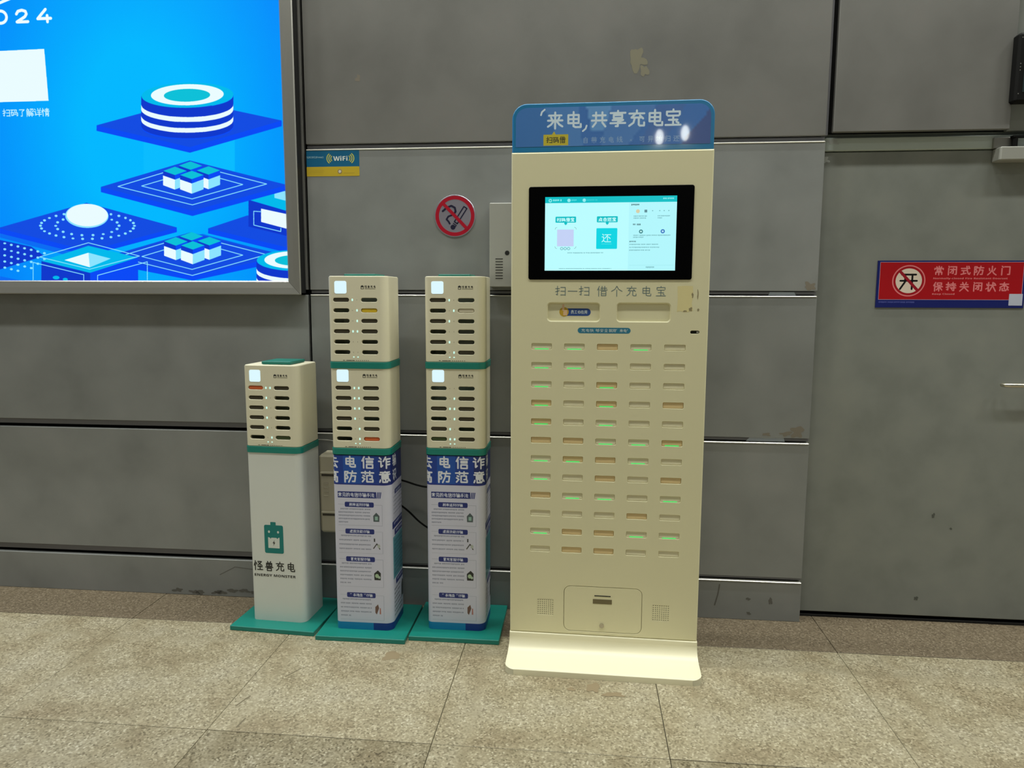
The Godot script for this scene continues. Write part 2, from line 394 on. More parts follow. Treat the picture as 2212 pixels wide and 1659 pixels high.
# advert print: outlines in millimetres from its lower right corner (four numbers: an ellipse; a third entry: a line of that width)
var ADVERT := [
	["glow", [-616, 690, -210, 682, -222, 409, -634, 414]],
	["mid", [-1322, 210, -1324, 190, -844, 68, -792, 80]],
	["mid", [-1339, 19, -1341, -1, -1234, -1]],
	["mid", [-377, 201, 3, 102, 2, 67, -462, 186]],
	["side", [-832, 663, -415, 565, -5, 667, -6, 644, -416, 542, -834, 640]],
	["top", [-832, 663, -414, 757, -5, 667, -415, 565]],
	["side", [-212, 773, -214, 767, -220, 760, -229, 754, -241, 748, -256, 743, -273, 739, -294, 735, -316, 731, -340, 729, -365, 727, -392, 727, -418, 727, -445, 728, -472, 730, -497, 732, -521, 736, -543, 740, -563, 745, -581, 750, -595, 756, -607, 762, -615, 769, -620, 776, -621, 782, -630, 652, -628, 645, -623, 639, -615, 632, -603, 626, -589, 620, -571, 614, -551, 610, -528, 605, -504, 602, -479, 599, -452, 598, -426, 597, -399, 597, -372, 598, -347, 599, -322, 602, -300, 605, -280, 609, -262, 614, -247, 619, -235, 625, -226, 631, -220, 638, -218, 645]],
	["dark", [-212, 773, -214, 767, -220, 760, -229, 754, -241, 748, -256, 743, -273, 739, -294, 735, -316, 731, -340, 729, -365, 727, -392, 727, -418, 727, -445, 728, -472, 730, -497, 732, -521, 736, -543, 740, -563, 745, -581, 750, -595, 756, -607, 762, -615, 769, -620, 776, -621, 782, -624, 744, -622, 738, -618, 731, -609, 724, -598, 718, -583, 712, -565, 707, -545, 702, -523, 698, -499, 694, -474, 692, -447, 690, -420, 689, -394, 689, -367, 690, -342, 691, -318, 694, -295, 697, -275, 701, -257, 706, -242, 711, -230, 717, -222, 723, -216, 729, -214, 736]],
	["white", [-214, 736, -216, 729, -222, 723, -230, 717, -242, 711, -257, 706, -275, 701, -295, 697, -318, 694, -342, 691, -367, 690, -394, 689, -420, 689, -447, 690, -474, 692, -499, 694, -523, 698, -545, 702, -565, 707, -583, 712, -598, 718, -609, 724, -618, 731, -622, 738, -624, 744, -625, 724, -624, 717, -619, 711, -610, 704, -599, 698, -584, 692, -567, 687, -546, 682, -524, 678, -500, 674, -475, 671, -448, 670, -422, 669, -395, 669, -368, 669, -343, 671, -319, 674, -296, 677, -276, 681, -258, 686, -243, 691, -231, 696, -222, 703, -217, 709, -215, 716]],
	["dark", [-215, 716, -217, 709, -222, 703, -231, 696, -243, 691, -258, 686, -276, 681, -296, 677, -319, 674, -343, 671, -368, 669, -395, 669, -422, 669, -448, 670, -475, 671, -500, 674, -524, 678, -546, 682, -567, 687, -584, 692, -599, 698, -610, 704, -619, 711, -624, 717, -625, 724, -627, 699, -625, 692, -620, 686, -612, 679, -600, 673, -586, 667, -568, 662, -548, 657, -526, 653, -502, 649, -476, 646, -450, 645, -423, 644, -396, 644, -370, 645, -344, 646, -320, 649, -298, 652, -277, 656, -260, 661, -244, 666, -232, 672, -224, 678, -218, 684, -216, 691]],
	["white", [-216, 691, -218, 684, -224, 678, -232, 672, -244, 666, -260, 661, -277, 656, -298, 652, -320, 649, -344, 646, -370, 645, -396, 644, -423, 644, -450, 645, -476, 646, -502, 649, -526, 653, -548, 657, -568, 662, -586, 667, -600, 673, -612, 679, -620, 686, -625, 692, -627, 699, -628, 680, -626, 673, -622, 667, -613, 660, -602, 654, -587, 648, -569, 643, -549, 638, -527, 634, -503, 630, -477, 627, -451, 626, -424, 625, -397, 625, -371, 626, -345, 627, -321, 630, -299, 633, -278, 637, -260, 642, -245, 647, -233, 653, -224, 659, -219, 666, -217, 672]],
	["dark", [-217, 672, -219, 666, -224, 659, -233, 653, -245, 647, -260, 642, -278, 637, -299, 633, -321, 630, -345, 627, -371, 626, -397, 625, -424, 625, -451, 626, -477, 627, -503, 630, -527, 634, -549, 638, -569, 643, -587, 648, -602, 654, -613, 660, -622, 667, -626, 673, -628, 680, -629, 657, -628, 651, -623, 644, -615, 637, -603, 631, -588, 625, -571, 620, -550, 615, -528, 611, -504, 607, -478, 605, -452, 603, -425, 602, -398, 602, -372, 603, -346, 605, -322, 607, -300, 610, -279, 615, -261, 619, -246, 625, -234, 630, -226, 637, -220, 643, -218, 650]],
	["cyan", [-416, 778, 204, 51]],
	["white", [-416, 780, 162, 43]],
	["teal", [-417, 778, 103, 26]],
	["side", [-1329, 231, -909, 130, -493, 229, -494, 209, -910, 109, -1331, 210]],
	["top", [-1329, 231, -902, 337, -493, 229, -909, 130]],
	["ice", [-687, 237, 7, 4]],
	["ice", [-693, 226, 7, 5]],
	["ice", [-707, 214, 7, 4]],
	["ice", [-731, 204, 7, 5]],
	["ice", [-762, 195, 7, 4]],
	["ice", [-799, 189, 7, 5]],
	["ice", [-841, 184, 7, 5]],
	["ice", [-886, 182, 7, 5]],
	["ice", [-932, 182, 7, 5]],
	["ice", [-977, 184, 7, 4]],
	["ice", [-1019, 190, 7, 5]],
	["ice", [-1056, 197, 7, 5]],
	["ice", [-1086, 206, 7, 5]],
	["ice", [-1109, 216, 7, 4]],
	["ice", [-1122, 228, 7, 5]],
	["ice", [-1126, 240, 7, 5]],
	["ice", [-1120, 252, 7, 5]],
	["ice", [-1105, 263, 7, 5]],
	["ice", [-1081, 273, 7, 4]],
	["ice", [-1049, 282, 7, 5]],
	["ice", [-1011, 289, 7, 5]],
	["ice", [-792, 287, 6, 5]],
	["ice", [-756, 280, 7, 5]],
	["ice", [-726, 271, 6, 5]],
	["ice", [-704, 261, 6, 5]],
	["ice", [-691, 249, 7, 5]],
	["ice", [-758, 238, 7, 5]],
	["ice", [-768, 224, 7, 5]],
	["ice", [-794, 211, 7, 4]],
	["ice", [-834, 202, 7, 4]],
	["ice", [-882, 198, 7, 5]],
	["ice", [-934, 198, 7, 5]],
	["ice", [-982, 203, 7, 5]],
	["ice", [-1021, 213, 7, 5]],
	["ice", [-1046, 225, 7, 5]],
	["ice", [-1054, 239, 7, 4]],
	["ice", [-1044, 254, 7, 5]],
	["ice", [-1017, 266, 7, 5]],
	["ice", [-790, 264, 6, 4]],
	["ice", [-766, 252, 7, 5]],
	["ice", [-905, 281, 101, 52]],
	["white", [-903, 284, 96, 48]],
	["side", [-351, 224, 4, 141, 36, 222, 35, 201, 3, 119, -352, 203]],
	["top", [-351, 224, -171, 278, 36, 222, 4, 141]],
	["dark", [-164, 343, 14, 292, 10, 188, -169, 231]],
	["cyan", [-168, 346, -44, 380, 16, 362, 14, 292]],
	["ice", [-48, 373, 17, 391, 15, 334, -49, 350]],
	["white", [-110, 306, 13, 280, 11, 218, -112, 250]],
	["ice", [-110, 293, -143, 295, -145, 237, -26, 209, -25, 223], 4],
	["side", [-831, 404, -418, 299, 10, 403, 9, 381, -419, 277, -832, 382]],
	["top", [-831, 404, -419, 510, 10, 403, -418, 299]],
	["ice", [-539, 461, -752, 405, -417, 324, -81, 408, -286, 460], 4],
	["ice", [-540, 432, -643, 406, -417, 349, -187, 407, -287, 434], 4],
	["white", [-471, 470, -418, 451, -421, 410, -473, 429]],
	["ice", [-364, 468, -418, 451, -421, 410, -367, 428]],
	["dark", [-470, 489, -417, 471, -418, 452, -470, 470]],
	["side", [-364, 487, -417, 471, -418, 452, -364, 469]],
	["teal", [-470, 489, -416, 506, -364, 487, -417, 471]],
	["white", [-543, 449, -490, 431, -493, 389, -545, 408]],
	["ice", [-436, 448, -490, 431, -493, 389, -438, 407]],
	["dark", [-541, 468, -489, 450, -490, 431, -543, 450]],
	["side", [-435, 467, -489, 450, -490, 431, -436, 448]],
	["teal", [-541, 468, -487, 485, -435, 467, -489, 450]],
	["white", [-391, 449, -339, 430, -341, 389, -393, 408]],
	["ice", [-286, 447, -339, 430, -341, 389, -288, 407]],
	["dark", [-390, 468, -338, 450, -339, 431, -391, 449]],
	["side", [-285, 467, -338, 450, -339, 431, -286, 448]],
	["teal", [-390, 468, -336, 485, -285, 467, -338, 450]],
	["white", [-467, 431, -415, 413, -417, 371, -469, 390]],
	["ice", [-361, 430, -415, 413, -417, 371, -363, 389]],
	["dark", [-466, 450, -414, 432, -415, 414, -467, 432]],
	["side", [-360, 449, -414, 432, -415, 414, -361, 431]],
	["teal", [-466, 450, -412, 467, -360, 449, -414, 432]],
	["side", [-842, 100, -429, 24, -5, 108, -6, 86, -430, 1, -843, 77]],
	["top", [-842, 100, -432, 208, -5, 108, -429, 24]],
	["ice", [-556, 162, -773, 103, -433, 23, -93, 112, -300, 163], 4],
	["ice", [-558, 133, -661, 105, -433, 49, -200, 110, -301, 137], 4],
	["white", [-483, 172, -430, 153, -432, 111, -485, 130]],
	["ice", [-376, 171, -430, 153, -432, 111, -378, 130]],
	["dark", [-482, 191, -429, 173, -430, 154, -483, 173]],
	["side", [-375, 191, -429, 173, -430, 154, -376, 172]],
	["teal", [-482, 191, -427, 209, -375, 191, -429, 173]],
	["white", [-556, 150, -503, 132, -505, 89, -558, 108]],
	["ice", [-448, 150, -503, 132, -505, 89, -450, 108]],
	["dark", [-555, 170, -502, 151, -503, 132, -556, 151]],
	["side", [-447, 169, -502, 151, -503, 132, -448, 150]],
	["teal", [-555, 170, -500, 188, -447, 169, -502, 151]],
	["white", [-403, 151, -350, 133, -352, 90, -405, 109]],
	["ice", [-296, 151, -350, 133, -352, 90, -298, 109]],
	["dark", [-402, 171, -349, 152, -350, 134, -403, 152]],
	["side", [-295, 170, -349, 152, -350, 134, -296, 151]],
	["teal", [-402, 171, -347, 188, -295, 170, -349, 152]],
	["white", [-479, 132, -426, 114, -429, 71, -482, 90]],
	["ice", [-372, 132, -426, 114, -429, 71, -374, 90]],
	["dark", [-478, 152, -425, 134, -426, 115, -479, 133]],
	["side", [-371, 152, -425, 134, -426, 115, -372, 133]],
	["teal", [-478, 152, -423, 170, -371, 152, -425, 134]],
	["side", [196, 86, 195, 81, 190, 75, 183, 70, 173, 65, 161, 60, 147, 56, 130, 52, 112, 49, 92, 46, 71, 44, 50, 43, 28, 43, 6, 43, -16, 44, -36, 46, -56, 49, -75, 52, -91, 56, -105, 60, -117, 65, -127, 70, -134, 75, -138, 81, -139, 87, -144, -24, -143, -30, -139, -36, -132, -41, -122, -46, -110, -51, -95, -55, -79, -59, -60, -62, -41, -65, -20, -67, 2, -68, 24, -68, 46, -68, 68, -66, 89, -64, 108, -62, 127, -59, 143, -55, 158, -50, 170, -46, 180, -40, 187, -35, 192, -29, 193, -24]],
	["dark", [196, 86, 195, 81, 190, 75, 183, 70, 173, 65, 161, 60, 147, 56, 130, 52, 112, 49, 92, 46, 71, 44, 50, 43, 28, 43, 6, 43, -16, 44, -36, 46, -56, 49, -75, 52, -91, 56, -105, 60, -117, 65, -127, 70, -134, 75, -138, 81, -139, 87, -141, 54, -139, 49, -135, 43, -128, 38, -119, 33, -107, 28, -92, 24, -76, 20, -57, 17, -38, 14, -17, 12, 5, 11, 27, 11, 49, 11, 70, 12, 91, 14, 111, 17, 129, 20, 146, 24, 160, 28, 172, 33, 182, 38, 189, 43, 194, 49, 195, 54]],
	["white", [195, 54, 194, 49, 189, 43, 182, 38, 172, 33, 160, 28, 146, 24, 129, 20, 111, 17, 91, 14, 70, 12, 49, 11, 27, 11, 5, 11, -17, 12, -38, 14, -57, 17, -76, 20, -92, 24, -107, 28, -119, 33, -128, 38, -135, 43, -139, 49, -141, 54, -141, 37, -140, 31, -136, 26, -129, 20, -119, 15, -107, 10, -93, 6, -76, 2, -58, -1, -38, -3, -17, -5, 4, -6, 26, -7, 48, -6, 70, -5, 91, -3, 110, -1, 129, 3, 145, 6, 160, 11, 172, 15, 182, 21, 189, 26, 193, 32, 195, 37]],
	["dark", [195, 37, 193, 32, 189, 26, 182, 21, 172, 15, 160, 11, 145, 6, 129, 3, 110, -1, 91, -3, 70, -5, 48, -6, 26, -7, 4, -6, -17, -5, -38, -3, -58, -1, -76, 2, -93, 6, -107, 10, -119, 15, -129, 20, -136, 26, -140, 31, -141, 37, -142, 16, -141, 10, -137, 4, -130, -1, -120, -6, -108, -11, -94, -15, -77, -19, -59, -22, -39, -25, -18, -26, 3, -28, 25, -28, 47, -27, 69, -26, 90, -24, 110, -22, 128, -19, 144, -15, 159, -10, 171, -6, 181, -1, 188, 5, 193, 10, 194, 16]],
	["white", [194, 16, 193, 10, 188, 5, 181, -1, 171, -6, 159, -10, 144, -15, 128, -19, 110, -22, 90, -24, 69, -26, 47, -27, 25, -28, 3, -28, -18, -26, -39, -25, -59, -22, -77, -19, -94, -15, -108, -11, -120, -6, -130, -1, -137, 4, -141, 10, -142, 16, -143, 0, -142, -6, -138, -12, -131, -17, -121, -22, -109, -27, -94, -31, -78, -35, -59, -38, -40, -41, -19, -43, 3, -44, 25, -44, 47, -44, 68, -42, 89, -41, 109, -38, 127, -35, 144, -31, 159, -27, 171, -22, 181, -17, 188, -11, 192, -6, 194, 0]],
	["dark", [194, 0, 192, -6, 188, -11, 181, -17, 171, -22, 159, -27, 144, -31, 127, -35, 109, -38, 89, -41, 68, -42, 47, -44, 25, -44, 3, -44, -19, -43, -40, -41, -59, -38, -78, -35, -94, -31, -109, -27, -121, -22, -131, -17, -138, -12, -142, -6, -143, 0, -144, -20, -142, -26, -138, -31, -131, -37, -122, -42, -110, -47, -95, -51, -79, -55, -60, -58, -40, -60, -20, -62, 2, -63, 24, -63, 46, -63, 68, -62, 89, -60, 108, -57, 127, -54, 143, -50, 158, -46, 170, -41, 180, -36, 187, -30, 192, -25, 193, -19]],
	["cyan", [29, 87, 167, 44]],
	["white", [29, 89, 133, 37]],
	["teal", [28, 87, 85, 22]],
	["dark", [-1342, 182, -1177, 149, -1119, 108, -1355, 44]],
	["ice", [-1334, 172, 7, 5]],
	["ice", [-1336, 145, 6, 5]],
	["ice", [-1339, 118, 7, 4]],
	["ice", [-1341, 92, 7, 5]],
	["ice", [-1344, 65, 7, 5]],
	["ice", [-1346, 38, 7, 5]],
	["ice", [-1303, 164, 7, 4]],
	["ice", [-1305, 138, 7, 5]],
	["ice", [-1308, 111, 7, 5]],
	["ice", [-1310, 84, 7, 5]],
	["ice", [-1312, 57, 7, 5]],
	["ice", [-1272, 157, 7, 5]],
	["ice", [-1274, 130, 7, 4]],
	["ice", [-1276, 104, 7, 5]],
	["ice", [-1279, 77, 7, 5]],
	["ice", [-1281, 50, 7, 5]],
	["ice", [-1241, 150, 7, 5]],
	["ice", [-1243, 123, 7, 5]],
	["ice", [-1245, 96, 7, 5]],
	["ice", [-1248, 70, 8, 5]],
	["ice", [-1250, 43, 7, 5]],
	["ice", [-1210, 142, 7, 5]],
	["ice", [-1212, 116, 7, 5]],
	["ice", [-1214, 89, 7, 5]],
	["ice", [-1216, 62, 7, 5]],
	["ice", [-1179, 135, 7, 5]],
	["ice", [-1181, 108, 7, 5]],
	["ice", [-1183, 82, 7, 5]],
	["ice", [-1185, 55, 7, 5]],
	["ice", [-1148, 128, 7, 5]],
	["ice", [-1150, 101, 7, 5]],
	["ice", [-1152, 74, 7, 5]],
	["ice", [-1117, 120, 7, 5]],
	["ice", [-1119, 94, 7, 5]],
	["ice", [-1121, 67, 7, 5]],
	["dark", [-1134, 86, -907, 34, -910, -5, -1142, -5]],
	["side", [-679, 101, -907, 34, -910, -5, -685, -5]],
	["cyan", [-1134, 86, -907, 152, -679, 101, -909, 34]],
	["white", [-1025, 90, -909, 122, -806, 96, -907, 58]],
	["ice", [-909, 122, -806, 96, -907, 58]],
	["ice", [-940, -2, -938, 26, -1174, 80, -1181, -2], 4],
	["ice", [-875, -2, -873, 23, -637, 82, -642, -1], 4],
	["ice", [-1142, 104, -906, 165, -672, 107, -908, 50, -1142, 104], 4],
	["cyan", [-1070, 13, 16, 8]],
	["cyan", [-1027, 5, 12, 7]],
	["white", [-1261, 980, -1048, 983, -1045, 769, -1280, 768]],
]

# ---------------------------------------------------------------- small helpers
var M := {}
var ORD := ["first", "second", "third", "fourth", "fifth", "sixth", "seventh", "eighth", "ninth", "tenth", "eleventh", "twelfth"]
var rng := RandomNumberGenerator.new()
var used := {}

func numbered(called: String) -> String:
	used[called] = used.get(called, -1) + 1
	return called if used[called] == 0 else "%s_%03d" % [called, used[called]]

func mat(c: Color, rough := 0.5, metal := 0.0, spec := 0.5) -> StandardMaterial3D:
	var m := StandardMaterial3D.new()
	m.albedo_color = c; m.roughness = rough; m.metallic = metal; m.metallic_specular = spec
	return m

func rgb(r: int, g: int, b: int) -> Color:
	return Color8(r, g, b)

func glow(c: Color, e: float) -> StandardMaterial3D:
	var m := mat(Color(0.02, 0.02, 0.02), 0.4)
	m.emission_enabled = true; m.emission = c; m.emission_energy_multiplier = e
	return m

func picture(t: Texture2D, rough := 0.45) -> StandardMaterial3D:
	var m := mat(Color.WHITE, rough)
	m.albedo_texture = t; m.texture_repeat = false
	return m

func noise(freq: float, seed_no: int, ramp: Array, size := 512, octaves := 4) -> NoiseTexture2D:
	var f := FastNoiseLite.new()
	f.noise_type = FastNoiseLite.TYPE_SIMPLEX_SMOOTH
	f.seed = seed_no; f.frequency = freq; f.fractal_octaves = octaves
	var g := Gradient.new()
	g.offsets = PackedFloat32Array(ramp[0]); g.colors = PackedColorArray(ramp[1])
	var t := NoiseTexture2D.new()
	t.width = size; t.height = size; t.seamless = true; t.noise = f; t.color_ramp = g
	return t

# crystal grains: every cell one tone
func grains(freq: float, seed_no: int, ramp: Array, size := 1024) -> NoiseTexture2D:
	var t := noise(freq, seed_no, ramp, size, 1)
	var f: FastNoiseLite = t.noise
	f.noise_type = FastNoiseLite.TYPE_CELLULAR
	f.cellular_return_type = FastNoiseLite.RETURN_CELL_VALUE; f.cellular_jitter = 1.0; f.fractal_type = FastNoiseLite.FRACTAL_NONE
	return t

func obj(called: String, acc: Acc, m: Material, parent: Node = self) -> MeshInstance3D:
	return put(called, acc.mesh(), m, parent)

func put(called: String, me: Mesh, m: Material, parent: Node = self) -> MeshInstance3D:
	var o := MeshInstance3D.new()
	o.name = numbered(called) if parent == self else called
	o.mesh = me; o.material_override = m
	parent.add_child(o, true)
	return o

func node(called: String, parent: Node, at := Vector3.ZERO, turn := 0.0) -> Node3D:
	var o := Node3D.new()
	o.name = numbered(called) if parent == self else called
	parent.add_child(o, true)
	o.position = at; o.rotation.y = deg_to_rad(turn)
	return o

func tag(o: Node, label: String, category: String, group := "", kind := "") -> void:
	o.set_meta("label", label); o.set_meta("category", category)
	if group: o.set_meta("group", group)
	if kind: o.set_meta("kind", kind)

func thing(called: String, label: String, category: String, at := Vector3.ZERO, turn := 0.0, group := "") -> Node3D:
	var o := node(called, self, at, turn)
	tag(o, label, category, group)
	return o

func boxed(c: Vector3, s: Vector3, b := 0.002) -> Acc:
	var a := Acc.new()
	a.box(c, s, b)
	return a

# written characters as thin vinyl, upper left corner x, y
func write(a: Acc, words: String, x: float, y: float, w: float, h: float, pitch: float, th: float, z: float) -> void:
	for ch in words:
		for s in GLYPHS[ch]:
			var p := PackedVector2Array()
			for i in range(0, s.size(), 2): p.append(Vector2(x + s[i] / 16.0 * w, y - s[i + 1] / 16.0 * h))
			a.stroke(p, th, z)
		x += pitch

func print_words(pic: Pic, words: String, x: float, y: float, w: float, h: float, pitch: float, th: float, c: Color) -> void:
	for ch in words:
		pic.glyph(GLYPHS[ch], x, y, w, h, th, c)
		x += pitch

# Latin lettering, box given by its left, right, middle height and the height of capitals
func latin(words: String, x0: float, x1: float, ymid: float, cap: float, z: float, m: Material, parent: Node, called := "lettering", bold := true) -> MeshInstance3D:
	var f := SystemFont.new()
	f.font_names = PackedStringArray(["Droid Sans"]); f.font_weight = 700 if bold else 400
	var t := TextMesh.new()
	t.text = words; t.font = f; t.font_size = 64; t.pixel_size = cap / 64.0 / 0.72; t.depth = 0.0004
	t.horizontal_alignment = HORIZONTAL_ALIGNMENT_CENTER; t.vertical_alignment = VERTICAL_ALIGNMENT_CENTER
	var o := put(called, t, m, parent)
	var b := t.get_aabb()
	var k := (x1 - x0) / b.size.x
	o.scale = Vector3(k, 1, 1)
	o.position = Vector3((x0 + x1) / 2.0 - (b.position.x + b.size.x / 2.0) * k, ymid - (b.position.y + b.size.y / 2.0), z)
	return o

# rounded plan, listed from the front left along the front, then the right side: [points (x, z), normals]
func plan(hw: float, zb: float, zf: float, grow := 0.0, seg := 6) -> Array:
	var p := PackedVector2Array()
	var n := PackedVector2Array()
	for k in [[1, 1, 90.0], [1, 0, 0.0], [0, 0, -90.0], [0, 1, -180.0]]:
		var r: float = (0.031 if k[0] else 0.0195) + grow
		var c := Vector2(hw - r if k[0] else -hw + r, zf - r if k[1] else zb + r)
		for i in seg + 1:
			var a := deg_to_rad(k[2] - 90.0 * i / seg)
			p.append(c + Vector2(cos(a), sin(a)) * r); n.append(Vector2(cos(a), sin(a)))
	# rotate the list so that it begins with the last point: the front face is edge 0
	var q := PackedVector2Array([p[p.size() - 1]]); q.append_array(p.slice(0, p.size() - 1))
	var w := PackedVector2Array([n[n.size() - 1]]); w.append_array(n.slice(0, n.size() - 1))
	return [q, w]

func area(parent: Node, at: Vector3, rot: Vector3, size: Vector2, energy: float, c: Color) -> void:
	var l := AreaLight3D.new()
	l.name = "lamp_light"; parent.add_child(l, true)
	l.position = at; l.rotation_degrees = rot; l.area_size = size; l.light_energy = energy; l.light_color = c
	l.area_normalize_energy = true; l.area_range = 30.0; l.shadow_enabled = true

# ---------------------------------------------------------------- the scene
func _ready() -> void:
	rng.seed = 7
	var cam := Camera3D.new()
	cam.name = "camera"; add_child(cam)
	cam.position = Vector3(0, 1.4, 3.081); cam.rotation = Vector3(-0.1223, 0.0962, 0.0033); cam.fov = 56.03; cam.near = 0.05; cam.far = 60.0; cam.current = true
	var env := Environment.new()
	env.background_mode = Environment.BG_COLOR; env.background_color = Color.BLACK
	env.tonemap_mode = Environment.TONE_MAPPER_LINEAR; env.tonemap_exposure = 1.0
	env.sdfgi_enabled = true; env.ssao_enabled = true; env.ssil_enabled = true
	var we := WorldEnvironment.new()
	we.name = "surroundings"; we.environment = env; add_child(we)
	materials()
	var warm := Color(0.99, 1.0, 0.965)
	# fittings in the ceiling right above the wall, then the rows out in the hall
	for i in 8:
		ceiling_light(Vector3(-4.9 + 1.4 * i, 6.12, 0.385), Vector2(1.3, 0.05), 4.1, warm, "slim linear ceiling light above the wall, %s from the left" % ORD[i], "linear lights above the wall")
	var row := 0
	for z in [1.95, 5.6, 9.8]:
		row += 1
		for i in 5:
			ceiling_light(Vector3(-4.6 + 2.3 * i, 6.12, z), Vector2(1.2, 0.25), [6.2, 0.7, 0.7][row - 1], warm, "hall ceiling panel light in %s row out, %s from the left" % [ORD[row - 1], ORD[i]], "hall ceiling panel lights")
	glint_pendant(Vector3(0.74, 3.73, 9.0), warm, "unseen lamp added across the hall for header glints, the left one of two")
	glint_pendant(Vector3(1.11, 3.78, 9.0), warm, "unseen lamp added across the hall for header glints, the right one of two")
	hall()
	wall()
	door()
	light_box()
	kiosk()
	charging_column(Vector3(-1.2636, 0, 0.263), 3.4, 1, false, "short cream charging column with one slot unit and a green battery emblem")
	charging_column(Vector3(-0.879, 0, 0.302), 0.0, 2, true, "tall charging column in blue printed wrap, holding a yellow and an orange power bank")
	charging_column(Vector3(-0.500, 0, 0.267), 0.0, 3, true, "tall charging column in blue printed wrap beside the kiosk, holding a white power bank")
	wall_things()

func materials() -> void:
	M.kiosk = mat(rgb(226, 220, 183), 0.42)
	M.cream = mat(rgb(226, 220, 194), 0.4)
	M.post = mat(rgb(218, 221, 216), 0.35)
	M.teal = mat(rgb(22, 128, 116), 0.35)
	M.cap = mat(rgb(20, 112, 100), 0.5)
	M.black = mat(rgb(10, 10, 11), 0.6)
	M.rubber = mat(rgb(12, 12, 12), 0.7, 0.0, 0.3)
	M.bezel = mat(rgb(4, 4, 5), 0.3, 0.0, 0.15)
	M.olive = mat(rgb(62, 57, 42), 0.45)
	M.alu = mat(rgb(168, 166, 160), 0.38, 0.75)
	M.frame = mat(rgb(176, 174, 168), 0.34, 0.75)
	M.lip = mat(rgb(232, 230, 224), 0.3, 0.3)
	M.channel = mat(rgb(118, 118, 124), 0.5, 0.3)
	M.steel = mat(rgb(205, 200, 186), 0.22, 0.95)
	M.white_glow = glow(Color(0.86, 0.97, 1.0), 1.0)
	M.led = glow(Color(0.80, 1.0, 0.93), 1.0)
	M.green_led = glow(Color(0.16, 0.85, 0.34), 1.0)
	M.led_off = mat(rgb(150, 146, 128), 0.5)
	M.ink = mat(rgb(52, 52, 48), 0.6)
	M.grey_ink = mat(rgb(120, 132, 124), 0.6)
	M.kiosk_ink = mat(rgb(108, 128, 128), 0.6)
	M.emblem = mat(rgb(12, 122, 118), 0.5)
	M.blue_pill = mat(rgb(38, 120, 150), 0.5)
	M.white_ink = mat(rgb(214, 226, 226), 0.6)
	M.flap = mat(rgb(226, 219, 186), 0.5)
	M.tan = mat(rgb(224, 198, 146), 0.5)
	M.box_grey = mat(rgb(158, 158, 152), 0.45)
	M.ebox = mat(rgb(190, 182, 160), 0.5)
	M.paint = mat(rgb(184, 194, 190), 0.5)
	# panels: coated metal with faint blotches
	M.panels = []
	for i in 3:
		var p := mat(Color.WHITE, 0.42, 0.15)
		p.albedo_texture = noise(0.006, 11 + i, [[0.0, 0.35, 0.6, 1.0], [rgb(128, 130, 129), rgb(136, 138, 137), rgb(140, 142, 141), rgb(146, 147, 146)]])
		p.uv1_triplanar = true; p.uv1_world_triplanar = true; p.uv1_scale = Vector3.ONE * 0.8
		M.panels.append(p)
	M.upper = mat(Color.WHITE, 0.5, 0.1)  # shade put into the colour: offsets the lights brightening the upper courses
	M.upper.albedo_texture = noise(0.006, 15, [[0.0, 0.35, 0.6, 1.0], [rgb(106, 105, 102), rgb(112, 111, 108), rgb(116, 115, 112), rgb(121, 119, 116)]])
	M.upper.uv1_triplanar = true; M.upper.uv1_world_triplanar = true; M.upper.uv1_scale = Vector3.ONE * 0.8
	M.door = mat(Color.WHITE, 0.45, 0.1)
	M.door.albedo_texture = noise(0.008, 31, [[0.0, 0.5, 1.0], [rgb(127, 130, 125), rgb(135, 138, 133), rgb(142, 144, 138)]])
	M.door.uv1_triplanar = true; M.door.uv1_world_triplanar = true; M.door.uv1_scale = Vector3.ONE * 0.9
	# granite: fine speckle in two sizes
	M.tiles = []
	for i in 4:
		var t := mat(Color.WHITE, 0.55)
		var d: int = [-9, -6, -15, -27][i]
		var e: int = [0, 0, 4, 10][i]
		t.albedo_texture = grains(0.13, 41 + i, [[0.0, 0.12, 0.3, 0.7, 0.9, 1.0], [rgb(128 + d - e, 120 + d - e, 100 + d - e), rgb(146 + d, 138 + d, 117 + d), rgb(160 + d, 152 + d, 130 + d), rgb(172 + d, 164 + d, 142 + d), rgb(184 + d, 176 + d, 154 + d), rgb(204 + d, 198 + d, 178 + d)]])
		t.detail_enabled = true; t.detail_blend_mode = BaseMaterial3D.BLEND_MODE_MUL; t.detail_uv_layer = BaseMaterial3D.DETAIL_UV_1
		t.detail_albedo = noise(0.006, 51, [[0.0, 0.35, 0.6, 1.0], [rgb(218, 210, 196), rgb(240, 236, 226), rgb(250, 248, 242), rgb(255, 255, 255)]], 512, 4)
		t.uv1_triplanar = true; t.uv1_world_triplanar = true; t.uv1_scale = Vector3.ONE * 1.3
		M.tiles.append(t)
	M.border = mat(Color.WHITE, 0.55)
	M.border.albedo_texture = grains(0.13, 61, [[0.0, 0.15, 0.5, 0.8, 1.0], [rgb(84, 73, 57), rgb(100, 88, 70), rgb(108, 96, 77), rgb(117, 105, 86), rgb(136, 124, 104)]])
	M.border.uv1_triplanar = true; M.border.uv1_world_triplanar = true; M.border.uv1_scale = Vector3.ONE * 1.3
	M.grout = mat(rgb(104, 96, 80), 0.8)
	M.ceiling = mat(rgb(170, 172, 172), 0.8)
	M.hallwall = mat(rgb(140, 142, 142), 0.7)

